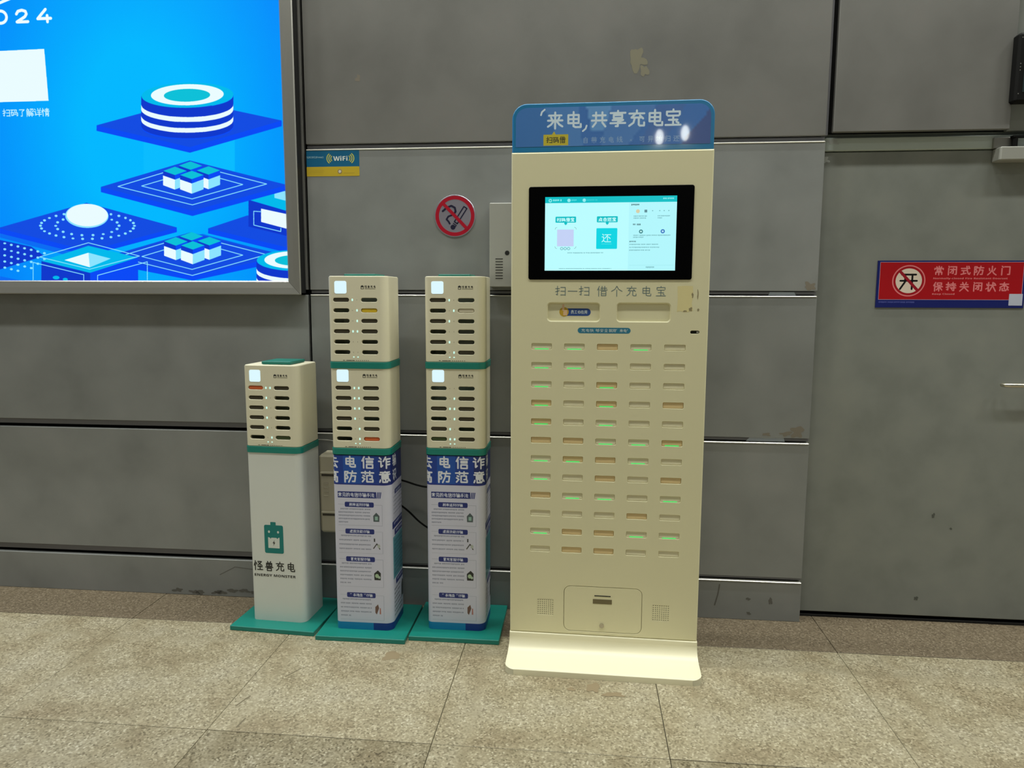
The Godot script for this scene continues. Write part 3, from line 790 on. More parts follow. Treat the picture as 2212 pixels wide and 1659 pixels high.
func ceiling_light(at: Vector3, size: Vector2, energy: float, c: Color, label: String, group: String) -> void:
	var t := thing("ceiling_light", label, "light", at, 0.0, group)
	obj("housing", boxed(Vector3(0, 0.035, 0), Vector3(size.x + 0.04, 0.07, size.y + 0.04), 0.004), M.alu, t)
	obj("diffuser", boxed(Vector3(0, -0.005, 0), Vector3(size.x, 0.01, size.y), 0.002), glow(c, 3.0), t)
	area(t, Vector3(0, -0.014, 0), Vector3(-90, 0, 0), size, energy, c)

func glint_pendant(at: Vector3, c: Color, label: String) -> void:  # out-of-view lamps, added so that the glossy header shows glints
	var t := thing("glint_lamp", label, "lamp", at, 0.0, "lamps added for header glints")
	var g := SphereMesh.new()
	g.radius = 0.06; g.height = 0.22; g.radial_segments = 24; g.rings = 12
	put("globe", g, glow(c, 18.0), t)
	var rod := Acc.new()
	rod.tube([Vector3(0, 0.10, 0), Vector3(0, 6.15 - at.y, 0)], 0.006, 8)
	obj("rod", rod, M.rubber, t)
	var l := OmniLight3D.new()
	l.name = "lamp_light"; t.add_child(l, true)
	l.light_energy = 0.15; l.light_color = c; l.light_size = 0.06; l.omni_range = 30.0; l.omni_attenuation = 2.0; l.shadow_enabled = true

func hall() -> void:
	var f := node("floor", self)
	tag(f, "speckled beige granite slab floor with dark joints", "floor", "", "structure")
	obj("bed", boxed(Vector3(0, -0.06, 5.95), Vector3(14.2, 0.06, 12.3), 0.002), M.grout, f)
	var p := 0.7385
	for ix in range(-5, 5):
		var x0 := -0.4515 + p * ix
		for iz in 4:
			var z0: float = [-0.12, 0.2616, 1.0019, 1.7404][iz]
			var z1: float = [0.2616, 1.0019, 1.7404, 2.479][iz]
			var a := boxed(Vector3(0, -0.015, 0), Vector3(p - 0.0022, 0.03, z1 - z0 - 0.0022), 0.0012)
			var o := obj("tile", a, M.border if iz == 0 else M.tiles[posmod(ix, 2) if iz == 1 else 2 + posmod(ix + iz, 2)], f)
			o.position = Vector3(x0 + p / 2, rng.randf_range(-0.0006, 0.0006), (z0 + z1) / 2)
	# the rest of the floor, out of sight: one laid field
	var xl := -0.4515 - 5 * p
	var xr := -0.4515 + 5 * p
	var rest := Acc.new()
	rest.box(Vector3((-7.1 + xl) / 2, -0.016, 1.18), Vector3(xl + 7.1, 0.03, 2.6), 0.001)
	rest.box(Vector3((7.1 + xr) / 2, -0.016, 1.18), Vector3(7.1 - xr, 0.03, 2.6), 0.001)
	rest.box(Vector3(0, -0.016, 7.29), Vector3(14.2, 0.03, 9.62), 0.001)
	var fo := obj("tile_field", rest, M.tiles[1], f)
	fo.set_meta("kind", "stuff")
	for e in [[0.06, 0.62, 0.03, 0.045, 91], [0.13, 0.66, 0.05, 0.02, 92], [-0.02, 0.64, 0.02, 0.015, 93], [-0.72, 0.47, 0.05, 0.04, 94]]:
		var st := Acc.new()
		blot(st, 0, 0, e[2], e[3], 0.0, e[4])
		var so := obj("stain", st, mat(rgb(136, 121, 94), 0.7), f)
		so.position = Vector3(e[0], 0.0010, e[1]); so.rotation_degrees.x = -90
	for e in [[-1.07, 0.66, -1.035, 0.60], [-1.16, 0.86, -1.14, 0.80], [-1.10, 0.98, -1.095, 0.93]]:
		var st := Acc.new()
		st.stroke(PackedVector2Array([Vector2(e[0], -e[1]), Vector2(e[2], -e[3])]), 0.006, 0.0)
		var so := obj("scratch", st, mat(rgb(112, 103, 82), 0.7), f)
		so.position = Vector3(0, 0.0010, 0); so.rotation_degrees.x = -90
	var c := obj("ceiling", boxed(Vector3(0, 6.25, 5.9), Vector3(14.4, 0.1, 12.6), 0.002), M.ceiling)
	tag(c, "pale flat station ceiling above the hall", "ceiling", "", "structure")
	for e in [["wall_left", Vector3(-7.15, 3.1, 5.9), Vector3(0.1, 6.2, 12.4), "left side wall of the hall"], ["wall_right", Vector3(7.15, 3.1, 5.9), Vector3(0.1, 6.2, 12.4), "right side wall of the hall"], ["wall_front", Vector3(0, 3.1, 12.05), Vector3(14.4, 6.2, 0.1), "plain beige wall across the hall"]]:
		var w := obj(e[0], boxed(e[1], e[2], 0.002), M.hallwall)
		tag(w, e[3], "wall", "", "structure")

func panel(parent: Node, x0: float, x1: float, y0: float, y1: float, k: int, z := 0.0, lip := true) -> void:
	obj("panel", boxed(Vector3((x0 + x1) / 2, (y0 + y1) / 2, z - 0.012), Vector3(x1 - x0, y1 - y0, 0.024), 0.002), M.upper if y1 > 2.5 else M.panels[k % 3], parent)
	if lip:
		obj("panel_lip", boxed(Vector3((x0 + x1) / 2, y1 - 0.001, z - 0.008), Vector3(x1 - x0 - 0.001, 0.0055, 0.022), 0.0035), M.lip, parent)

func wall() -> void:
	var w := node("wall_back", self)
	tag(w, "grey metal panel wall with shadow gaps and bright panel edges", "wall", "", "structure")
	var core := Acc.new()
	core.box(Vector3(-3.122, 3.1, -0.14), Vector3(8.156, 6.2, 0.16), 0.001)
	core.box(Vector3(1.55, 4.13, -0.14), Vector3(1.19, 4.14, 0.16), 0.001)
	core.box(Vector3(4.672, 3.1, -0.14), Vector3(5.056, 6.2, 0.16), 0.001)
	obj("backing", core, M.black, w)
	var k := 0
	# middle bay: x from the upright joint to the door
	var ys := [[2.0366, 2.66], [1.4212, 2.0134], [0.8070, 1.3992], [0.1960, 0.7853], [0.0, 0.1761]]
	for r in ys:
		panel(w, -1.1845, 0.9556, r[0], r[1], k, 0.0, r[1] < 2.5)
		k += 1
	for y in [[2.0134, 2.0366], [1.3992, 1.4212], [0.7853, 0.8070], [0.1761, 0.1960], [2.66, 2.684]]:
		obj("joint_channel", boxed(Vector3(-0.1145, (y[0] + y[1]) / 2 + 0.002, -0.024), Vector3(2.14, y[1] - y[0] - 0.010, 0.02), 0.001), M.channel, w)
	# left bay under the advert
	for r in [[0.8235, 1.3992], [0.2195, 0.7853], [0.0, 0.1785]]:
		panel(w, -3.40, -1.1965, r[0], r[1], k, 0.0, false)
		k += 1
	for r in [[1.4212, 2.66]]: panel(w, -3.40, -1.1965, r[0], r[1], k, -0.004, false)
	for y in [[0.7853, 0.8235], [0.1785, 0.2195]]:
		obj("joint_channel", boxed(Vector3(-2.298, (y[0] + y[1]) / 2 + 0.007, -0.020), Vector3(2.2, y[1] - y[0] - 0.016, 0.02), 0.001), M.channel, w)
	for x in [[-5.0, -3.41], [-6.6, -5.01]]:
		for r in [[2.0366, 2.66], [1.4212, 2.0134], [0.8070, 1.3992], [0.1960, 0.7853], [0.0, 0.1761]]:
			panel(w, x[0], x[1], r[0], r[1], k, 0.0, true)
			k += 1
	# over the door and to its right
	panel(w, 0.9835, 1.645, 2.0486, 2.66, k, 0.0, false)
	obj("joint_channel", boxed(Vector3(0.963, 2.35, -0.030), Vector3(0.012, 0.62, 0.02), 0.001), M.channel, w)
	obj("side_panel", boxed(Vector3(1.898, 2.3543, -0.05), Vector3(0.488, 0.6114, 0.024), 0.002), M.door, w)
	panel(w, 2.145, 4.4, 0.0, 2.66, k + 2, 0.0, false)
	# upper courses, out of sight
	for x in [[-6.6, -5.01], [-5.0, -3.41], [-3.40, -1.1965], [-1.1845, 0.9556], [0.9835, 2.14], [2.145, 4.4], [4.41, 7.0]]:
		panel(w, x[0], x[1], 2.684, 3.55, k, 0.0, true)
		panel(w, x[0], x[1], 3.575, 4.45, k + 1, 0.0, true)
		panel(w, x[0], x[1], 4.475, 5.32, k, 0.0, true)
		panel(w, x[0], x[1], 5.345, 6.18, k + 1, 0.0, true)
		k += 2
	panel(w, 4.41, 7.0, 0.0, 2.66, k, 0.0, true)
	# marks on the panels: old glue, paint dabs and scuffs with their own outlines
	var sm := Acc.new()
	blot(sm, 0.205, 2.345, 0.045, 0.052, 0.0004, 3); blot(sm, 0.235, 2.30, 0.02, 0.03, 0.0004, 4)
	obj("glue_smear", sm, mat(rgb(126, 121, 102), 0.6), w)
	var dirt := Acc.new()
	blot(dirt, 0.905, 0.835, 0.035, 0.03, 0.0004, 5); blot(dirt, 0.86, 0.826, 0.03, 0.012, 0.0004, 6); blot(dirt, 0.78, 0.822, 0.024, 0.008, 0.0004, 7); blot(dirt, 0.925, 1.44, 0.03, 0.02, 0.0004, 8)
	blot(dirt, -0.95, 2.3, 0.012, 0.02, 0.0004, 9)
	obj("rust_stain", dirt, mat(rgb(124, 116, 104), 0.6), w)
	var sc := Acc.new()
	sc.stroke(PackedVector2Array([Vector2(0.612, 0.155), Vector2(0.606, 0.11), Vector2(0.594, 0.062)]), 0.006, 0.0005)
	blot(sc, 0.735, 0.095, 0.012, 0.008, 0.0005, 12); blot(sc, 0.83, 0.09, 0.01, 0.02, 0.0005, 13); blot(sc, 0.74, 0.03, 0.012, 0.008, 0.0005, 14)
	for i in 9:
		blot(sc, -1.86 + i * 0.055 + rng.randf_range(-0.02, 0.02), 0.012 + rng.randf_range(0.0, 0.02), 0.03, 0.012, 0.0005, 20 + i)
	sc.stroke(PackedVector2Array([Vector2(-1.66, 0.105), Vector2(-1.585, 0.145), Vector2(-1.48, 0.135)]), 0.003, 0.0005)
	obj("scuff_mark", sc, mat(rgb(100, 98, 92), 0.7), w)
	var fl := Acc.new()
	fl.flat_poly(PackedVector2Array([Vector2(0.765, 1.4035), Vector2(0.875, 1.4032), Vector2(0.868, 1.4165), Vector2(0.77, 1.4172)]), -0.0135)
	fl.flat_poly(PackedVector2Array([Vector2(0.70, 0.7895), Vector2(0.86, 0.7895), Vector2(0.855, 0.8055), Vector2(0.715, 0.806)]), -0.0135)
	obj("film_remnant", fl, mat(rgb(176, 184, 196), 0.35), w)

func blot(a: Acc, x: float, y: float, rx: float, ry: float, z: float, s: int) -> void:
	var g := RandomNumberGenerator.new()
	g.seed = s
	var w := []
	for i in 4: w.append([g.randf_range(0.05, 0.16), g.randf() * TAU])
	var p := PackedVector2Array()
	for i in 32:
		var q := 0.75 + g.randf_range(-0.05, 0.05)
		for n in 4: q += w[n][0] * sin((n + 2) * TAU * i / 32 + w[n][1])
		p.append(Vector2(x + cos(TAU * i / 32) * rx * q, y + sin(TAU * i / 32) * ry * q))
	a.flat_poly(p, z)

func door() -> void:
	var d := node("door_1", self, Vector3(0.9556, 0, -0.06))
	tag(d, "grey painted steel fire door kept shut, with lever handle and closer", "door", "", "structure")
	obj("leaf", boxed(Vector3(0.594, 1.004, -0.025), Vector3(1.18, 1.956, 0.05), 0.003), M.door, d)
	obj("frame_head", boxed(Vector3(0.594, 2.011, -0.020), Vector3(1.18, 0.052, 0.06), 0.003), M.paint, d)
	obj("head_stop", boxed(Vector3(0.594, 2.047, -0.045), Vector3(1.18, 0.022, 0.03), 0.001), M.paint, d)
	obj("gap_shade", boxed(Vector3(0.594, 0.005, -0.03), Vector3(1.186, 0.012, 0.05), 0.001), M.black, d)  # black strip standing in for the shade in the gap under the leaf
	var dab := Acc.new()
	blot(dab, 0.022, 1.952, 0.02, 0.016, 0.0006, 71); blot(dab, 0.045, 2.02, 0.03, 0.012, 0.0106, 72)
	obj("paint_dab", dab, mat(rgb(176, 180, 178), 0.5), d)
	var dent := Acc.new()
	blot(dent, 0.545, 0.475, 0.008, 0.014, 0.0006, 73); blot(dent, 0.5, 0.105, 0.012, 0.01, 0.0006, 74); blot(dent, 0.62, 0.42, 0.006, 0.006, 0.0006, 75)
	obj("chip", dent, mat(rgb(86, 88, 82), 0.6), d)
	# closer with its arm
	var c := node("door_closer", d, Vector3(0.662, 0, 0))
	obj("body", boxed(Vector3(0.15, 1.957, 0.032), Vector3(0.30, 0.052, 0.064), 0.004), M.box_grey, c)
	obj("mount_plate", boxed(Vector3(0.03, 2.004, 0.012), Vector3(0.075, 0.042, 0.024), 0.002), M.alu, c)
	var arm := Acc.new()
	arm.tube([Vector3(0.062, 1.98, 0.036), Vector3(0.062, 2.02, 0.036)], 0.011, 14)
	arm.box(Vector3(0.14, 2.024, 0.036), Vector3(0.18, 0.008, 0.024), 0.001)
	obj("arm", arm, M.rubber, c)
	# lever handle
	var h := node("handle", d, Vector3(0.762, 1.043, 0))
	var lv := Acc.new()
	var pts := []
	for i in 9:
		var a := PI / 2 * i / 8
		pts.append(Vector3(0.03 - 0.03 * sin(a) - 0.0, 0, 0.03 + 0.022 - 0.022 * cos(a)))
	lv.tube([Vector3(0.17, 0, 0.052), Vector3(0.02, 0, 0.052), Vector3(0.007, 0, 0.049), Vector3(0.0, 0, 0.040), Vector3(-0.002, 0, 0.028)], 0.009, 16)
	obj("lever", lv, M.steel, h)
	var ro := Acc.new()
	ro.tube([Vector3(0.15, 0, 0.0), Vector3(0.15, 0, 0.052)], 0.012, 16)
	obj("spindle", ro, M.steel, h)
	# the sign on the leaf
	fire_sign()
	var r := thing("wall_terminal", "black wall terminal with glass front at the right edge above the door", "terminal", Vector3(1.632, 2.14, 0.0))
	obj("casing", boxed(Vector3(0.09, 0.127, 0.016), Vector3(0.18, 0.254, 0.048), 0.008), M.rubber, r)
	obj("glass_front", boxed(Vector3(0.10, 0.135, 0.0405), Vector3(0.15, 0.20, 0.003), 0.001), mat(rgb(40, 52, 54), 0.1), r)
	for q in [0.235, 0.14, 0.128, 0.116, 0.03]:
		var dots := Acc.new()
		dots.disc(Vector3(0.011, q, 0.0405), 0.002, -1, 10)
		obj("screw", dots, M.alu, r)

func fire_sign() -> void:
	var s := thing("fire_door_sign", "red and blue sign on the grey fire door with a crossed-out circle", "sign", Vector3(1.207, 1.3545, -0.0595))
	var w := 0.578
	var h := 0.192
	var pc := Pic.new(w, h, 2200.0, rgb(24, 34, 110))
	pc.rect(0.009, 0.032, w - 0.009, 0.187, rgb(196, 170, 190))
	pc.rect(0.0105, 0.0335, w - 0.0105, 0.1855, rgb(176, 14, 26))
	var pink := rgb(232, 132, 136)
	pc.ellipse(0.1255, 0.110, 0.0655, 0.0645, pink); pc.ellipse(0.1255, 0.110, 0.0605, 0.0595, rgb(168, 14, 30)); pc.ellipse(0.1255, 0.110, 0.052, 0.051, rgb(232, 216, 200))
	var ink := rgb(14, 12, 14)
	pc.glyph(GLYPHS["开"], 0.088, 0.144, 0.074, 0.068, 0.0075, ink)
	pc.line(PackedVector2Array([Vector2(0.092, 0.146), Vector2(0.160, 0.073)]), 0.0115, rgb(160, 20, 40))
	print_words(pc, "常闭式防火门", 0.2225, 0.1695, 0.037, 0.035, 0.0515, 0.0052, pink)
	print_words(pc, "保持关闭状态", 0.2225, 0.1035, 0.037, 0.035, 0.0515, 0.0052, pink)
	pc.lines(0.012, 0.152, 0.025, 0.006, rgb(88, 96, 170), rng)
	var a := Acc.new()
	a.box(Vector3(w / 2, h / 2, 0.0015), Vector3(w, h, 0.003), 0.0008)
	obj("board", a, mat(rgb(26, 30, 92), 0.4), s)
	var f := Acc.new()
	f.sheet(0.001, w - 0.001, 0.001, h - 0.001, 0.0032)
	obj("print", f, picture(pc.tex(), 0.3), s)
	var pm := mat(pink, 0.5)
	latin("Normally-closed Fire Resistant Doorset", 0.221, 0.508, 0.119, 0.0062, 0.0034, pm, s, "small_lettering")
	latin("Keep Closed", 0.221, 0.308, 0.0555, 0.0062, 0.0034, pm, s, "small_lettering")
	obj("blank_label", boxed(Vector3(0.5455, 0.034, 0.0035), Vector3(0.052, 0.047, 0.0006), 0.0002), mat(rgb(196, 200, 220), 0.4), s)

func light_box() -> void:
	var t := thing("advert_light_box", "large blue backlit advert with floating platforms in a grey metal frame", "light box", Vector3(-1.2635, 1.4585, 0.0))
	var w := 2.2
	var h := 1.30
	var pc := Pic.new(w, h, 760.0, rgb(0, 130, 250))
	# printed blue ground: brighter in the middle of the picture
	var g := Image.create(45, 27, false, Image.FORMAT_RGB8)
	for y in 27:
		for x in 45:
			var px := x / 44.0 * w - w
			var py := (1.0 - y / 26.0) * h
			var d := Vector2((px + 0.62) / 0.68, (py - 0.62) / 0.95).length()
			var e := clampf(1.35 - d * 0.85, 0.0, 1.0)
			g.set_pixel(x, y, rgb(0, 112, 250).lerp(rgb(0, 184, 255), e))
	g.resize(pc.im.get_width(), pc.im.get_height(), Image.INTERPOLATE_CUBIC)
	pc.im.blit_rect(g, Rect2i(0, 0, g.get_width(), g.get_height()), Vector2i.ZERO)
	var ink := {"top": rgb(18, 76, 226), "dark": rgb(14, 56, 204), "side": rgb(8, 74, 246), "cyan": rgb(0, 186, 236), "white": rgb(234, 252, 255), "teal": rgb(10, 192, 216), "ice": rgb(140, 228, 255), "mid": rgb(8, 108, 244), "glow": rgb(6, 188, 255)}
	for s in ADVERT:
		var v: Array = s[1]
		var col: Color = ink[s[0]]
		var p := PackedVector2Array()
		for i in range(0, v.size(), 2): p.append(Vector2(w + v[i] / 1000.0, v[i + 1] / 1000.0))
		if s.size() == 3: pc.line(p, 0.0035, col)
		elif v.size() == 4: pc.ellipse(p[0].x, p[0].y, v[2] / 1000.0, v[3] / 1000.0, col)
		else: pc.poly(p, col)
	var wh := rgb(240, 252, 255)
	print_words(pc, "扫码了解详情", w - 1.262, 0.738, 0.034, 0.032, 0.0365, 0.0038, rgb(196, 238, 255))
	# 2 0 2 4
	for x in [-1.368, -1.168]:
		pc.line(PackedVector2Array([Vector2(w + x + 0.004, 1.128), Vector2(w + x + 0.012, 1.139), Vector2(w + x + 0.03, 1.143), Vector2(w + x + 0.046, 1.138), Vector2(w + x + 0.05, 1.127), Vector2(w + x + 0.042, 1.116), Vector2(w + x + 0.004, 1.096), Vector2(w + x + 0.055, 1.096)]), 0.0125, wh)
	var o := PackedVector2Array()
	for i in 25: o.append(Vector2(w - 1.238 + 0.028 * cos(TAU * i / 24), 1.118 + 0.025 * sin(TAU * i / 24)))
	pc.line(o, 0.0125, wh)
	pc.line(PackedVector2Array([Vector2(w - 1.024, 1.092), Vector2(w - 1.024, 1.118)]), 0.0125, wh)
	pc.line(PackedVector2Array([Vector2(w - 1.03, 1.143), Vector2(w - 1.068, 1.106), Vector2(w - 1.008, 1.106)]), 0.0125, wh)
	pc.line(PackedVector2Array([Vector2(w - 1.236, 1.176), Vector2(w - 1.17, 1.197), Vector2(w - 1.15, 1.22)]), 0.012, wh)
	var m := mat(Color(0.01, 0.01, 0.01), 0.3, 0.0, 0.2)
	m.emission_enabled = true; m.emission = Color.BLACK; m.emission_texture = pc.tex(); m.emission_energy_multiplier = 1.0; m.texture_repeat = false
	var a := Acc.new()
	a.sheet(-w, 0.0, 0.0, h, 0.045)
	obj("lit_poster_screen", a, m, t)
	obj("back_tray", boxed(Vector3(-w / 2, h / 2, 0.02), Vector3(w + 0.1, h + 0.1, 0.04), 0.002), M.black, t)
	var rim := Acc.new()
	for e in [[Vector3(0.0555, h / 2, 0.0275), Vector3(0.008, h + 0.119, 0.055)], [Vector3(-w - 0.0555, h / 2, 0.0275), Vector3(0.008, h + 0.119, 0.055)], [Vector3(-w / 2, -0.0555, 0.0275), Vector3(w + 0.119, 0.008, 0.055)], [Vector3(-w / 2, h + 0.0555, 0.0275), Vector3(w + 0.119, 0.008, 0.055)]]: rim.box(e[0], e[1], 0.0008)
	obj("tray_rim", rim, M.black, t)
	# frame: four mitred rails, sloping inwards to the picture
	var x0 := -w
	var o1 := 0.060
	for side in 4:
		var r := Acc.new()
		var prof := [[-0.001, 0.044], [0.0, 0.0465], [0.0045, 0.0505], [0.030, 0.056], [o1 - 0.004, 0.060], [o1, 0.055]]
		for i in prof.size() - 1:
			var q := []
			for e in [[i, 0], [i + 1, 0], [i + 1, 1], [i, 1]]:
				var d: float = prof[e[0]][0]
				var z: float = prof[e[0]][1]
				var b := d - 0.0006
				match side:
					0: q.append(Vector3(x0 - b if e[1] == 0 else b, -d, z))
					1: q.append(Vector3(d, -b if e[1] == 0 else h + b, z))
					2: q.append(Vector3(b if e[1] == 0 else x0 - b, h + d, z))
					3: q.append(Vector3(x0 - d, h + b if e[1] == 0 else -b, z))
			var dd: float = prof[i + 1][0] - prof[i][0]
			var dz: float = prof[i + 1][1] - prof[i][1]
			var out: Vector3 = [Vector3.DOWN, Vector3.RIGHT, Vector3.UP, Vector3.LEFT][side]
			r.quad(q[0], q[1], q[2], q[3], (Vector3.BACK * dd - out * dz).normalized())
		obj("frame_rail", r, M.frame, t)
	area(t, Vector3(-w / 2, h / 2, 0.062), Vector3(0, 180, 0), Vector2(w, h), 0.25, Color(0.1, 0.45, 1.0))

# ---------------------------------------------------------------- the tall kiosk
const Q := 0.957        # sheet measure to metres, about eye height
func ky(y: float) -> float:
	return 1.4 + (y - 1.4) * Q

func kiosk() -> void:
	var t := thing("rental_kiosk", "tall cream power bank kiosk with screen, blue header and sixty slots", "kiosk", Vector3(0.0945, 0, 0.42), -1.2)
	var hw := 0.3725 * Q
	var top := ky(1.932)
	var bot := ky(0.0405)
	var dep := -0.20
	# cabinet: sides, back, top, bottom with a narrow chamfer to the front
	var b := Acc.new()
	var ch := 0.004
	var o := [Vector2(-hw, bot), Vector2(hw, bot), Vector2(hw, top), Vector2(-hw, top)]
	var i4 := [Vector2(-hw + ch, bot + ch), Vector2(hw - ch, bot + ch), Vector2(hw - ch, top - ch), Vector2(-hw + ch, top - ch)]
	var nn := [Vector3.DOWN, Vector3.RIGHT, Vector3.UP, Vector3.LEFT]
	for k in 4:
		var l := (k + 1) % 4
		b.quad(b.f3(o[k], -ch), b.f3(o[l], -ch), b.f3(o[l], dep), b.f3(o[k], dep), nn[k])
		b.quad(b.f3(o[k], -ch), b.f3(o[l], -ch), b.f3(i4[l], 0), b.f3(i4[k], 0), (nn[k] + Vector3.BACK).normalized())
	b.quad(b.f3(o[0], dep), b.f3(o[1], dep), b.f3(o[2], dep), b.f3(o[3], dep), Vector3.FORWARD)
	obj("cabinet", b, M.kiosk, t)
	# front: bands of cells, each with its holes
	var f := Acc.new()
	var xl := -hw + ch
	var xr := hw - ch
	var cx := [-0.2528, -0.1270, -0.0008, 0.1257, 0.2526]
	var px := 0.0737
	var yc := func(r: int) -> float: return ky(1.2042 - px * r)
	var yr0: float = yc.call(0) + px * Q / 2
	var yr1: float = yc.call(11) - px * Q / 2
	f.cell(xl, xr, ky(1.40), top - ch, 0.0)
	var py0 := ky(1.3035)
	var py1 := ky(1.3705)
	var yb := ky(1.289)
	f.cell(xl, 0.0, yb, ky(1.40), 0.0, [-0.132 * Q, (py0 + py1) / 2, 0.197 * Q, py1 - py0, 0.012], 0.011, 0.004)
	f.cell(0.0, xr, yb, ky(1.40), 0.0, [0.132 * Q, (py0 + py1) / 2, 0.197 * Q, py1 - py0, 0.012], 0.011, 0.004)
	f.cell(xl, 0.25 * Q, yr0, yb, 0.0)
	f.cell(0.25 * Q, xr, yr0, yb, 0.0, [0.3245 * Q, ky(1.2642), 0.034 * Q, 0.012 * Q, 0.0055], 0.012, 0.001)
	for r in 12:
		var y: float = yc.call(r)
		for c in 5:
			var x0: float = xl if c == 0 else (cx[c - 1] + cx[c]) / 2 * Q
			var x1: float = xr if c == 4 else (cx[c] + cx[c + 1]) / 2 * Q
			f.cell(x0, x1, y - px * Q / 2, y + px * Q / 2, 0.0, [cx[c] * Q, y, 0.0785 * Q, 0.0232 * Q, 0.004], 0.014, 0.001)
	var sy0 := ky(0.056)
	var sy1 := ky(0.2455)
	f.cell(xl, xr, ky(0.262), yr1, 0.0)
	var sw := 0.311
	f.cell(xl, -0.175 * Q, bot + ch, ky(0.262), 0.0, [-0.2292 * Q, ky(0.1508), 0.0668 * Q, 0.0668 * Q, 0.002], 0.006, 0.0004)
	f.cell(-0.175 * Q, 0.175 * Q, bot + ch, ky(0.262), 0.0, [0.0, (sy0 + sy1) / 2, sw * Q, sy1 - sy0, 0.026], 0.008, 0.0012)
	f.cell(0.175 * Q, xr, bot + ch, ky(0.262), 0.0, [0.2288 * Q, ky(0.1498), 0.0668 * Q, 0.0668 * Q, 0.002], 0.006, 0.0004)
	obj("front_plate", f, M.kiosk, t)
	# trays behind the two pockets, the card opening, the grilles
	for sx in [-1.0, 1.0]:
		obj("leaflet_pocket", boxed(Vector3(sx * 0.132 * Q, (py0 + py1) / 2, -0.0125), Vector3(0.21 * Q, 0.074, 0.005), 0.001), M.kiosk, t)
		var gx: float = 0.229 * Q * sx
		var gy := ky(0.1503)
		var gr := node("speaker_grille", t)
		var ga := Acc.new()
		var gs := 0.0668 * Q / 8
		for i in 8:
			for j in 8:
				var x0 := gx - 4 * gs + i * gs
				var y0 := gy - 4 * gs + j * gs
				ga.cell(x0, x0 + gs, y0, y0 + gs, -0.0006, [x0 + gs / 2, y0 + gs / 2, gs * 0.44, gs * 0.44, gs * 0.2], 0.004, 0.0002)
		obj("perforated_plate", ga, M.kiosk, gr)
		obj("speaker_back", boxed(Vector3(gx, gy, -0.006), Vector3(0.07, 0.07, 0.003), 0.0005), M.black, gr)
	obj("card_opening", boxed(Vector3(0.3245 * Q, ky(1.2642), -0.0135), Vector3(0.036, 0.014, 0.003), 0.0005), M.black, t)
	obj("port_rim", boxed(Vector3(0.335 * Q, ky(1.2642), -0.007), Vector3(0.008, 0.0075, 0.01), 0.001), M.box_grey, t)
	# service hatch
	var sv := node("service_hatch", t)
	var hy := (sy0 + sy1) / 2
	var ha := Acc.new()
	var hx := sw * Q / 2 - 0.0016
	var hh := (sy1 - sy0) / 2 - 0.0016
	ha.prism(Pic.rr(-hx, hy - hh, hx, hy + hh, 0.0245, 6), -0.008, -0.0004, 0.0008, true, true)
	obj("hatch_panel", ha, M.kiosk, sv)
	obj("slit", boxed(Vector3(-0.001, ky(0.2082), 0.0), Vector3(0.0645 * Q, 0.0036, 0.0012), 0.0004), M.black, sv)
	obj("window_recess", boxed(Vector3(-0.0013, ky(0.1848), -0.0001), Vector3(0.0755 * Q, 0.0185, 0.0012), 0.0004), mat(rgb(112, 102, 72), 0.3), sv)
	var lk := Acc.new()
	lk.tube([Vector3(-0.0023, ky(0.0846), -0.001), Vector3(-0.0023, ky(0.0846), 0.0035)], 0.0092, 20)
	obj("lock", lk, M.steel, sv)
	# slots: flaps, lamps and the power banks that stand in them
	var wide := 0.0785 * Q - 0.0006
	var high := 0.0232 * Q - 0.0006
	var flap := Acc.new()
	flap.box(Vector3(0, 0, -0.0080), Vector3(wide, high, 0.009), 0.0008)
	flap.box(Vector3(0, -high * 0.36, -0.0032), Vector3(wide - 0.002, 0.0015, 0.001), 0.0003)
	var flap_mesh := flap.mesh()
	var led := boxed(Vector3(0, -high / 2 + 0.0018, -0.0022), Vector3(0.051, 0.0034, 0.003), 0.001).mesh()
	var bank := Acc.new()
	bank.prism(Pic.rr(-wide / 2, -high / 2, wide / 2, high / 2, 0.0032, 4), -0.055, -0.0034, 0.0018, true)
	var bank_mesh := bank.mesh()
	var rows := ["cg cg t cg c", "cg cg c c c", "cg c tg c c", "tg c tg c t", "tg c cg c c", "t t cg cg tg", "cg tg t cg c", "cg c t c t", "t cg cg c cg", "c c c t c", "cg t t cg cg", "c t t c c"]
	var col_names := ["first", "second", "middle", "fourth", "last"]
	for r in 12:
		var cells: PackedStringArray = rows[r].split(" ")
		for c in 5:
			var at := Vector3(cx[c] * Q, yc.call(r), 0.0)
			if cells[c].begins_with("c"):
				put("slot_flap", flap_mesh, M.flap, t).position = at
			else:
				var pb := put("power_bank", bank_mesh, M.tan)
				tag(pb, "tan power bank in the kiosk's %s slot row, %s slot across" % [ORD[r], col_names[c]], "power bank", "tan power banks in the kiosk")
				pb.transform = t.transform * Transform3D(Basis(), at)
			if cells[c].ends_with("g"):
				put("indicator_light", led, M.green_led, t).position = at
	# screen
	var sc := node("display_unit", t)
	var za := Acc.new()
	za.prism(Pic.rr(-0.3058 * Q, ky(1.4598), 0.3058 * Q, ky(1.8055), 0.008, 5), -0.001, 0.0035, 0.0012, true)
	obj("bezel", za, M.bezel, sc)
	var zs := Acc.new()
	zs.sheet(-0.2437 * Q, 0.2437 * Q, ky(1.4937), ky(1.7672), 0.0038)
	obj("screen", zs, screen_material(), sc)
	area(t, Vector3(0, ky(1.63), 0.006), Vector3(0, 180, 0), Vector2(0.46, 0.26), 0.06, Color(0.72, 1.0, 1.0))
	# lettering and stickers on the front
	var ink := Acc.new()
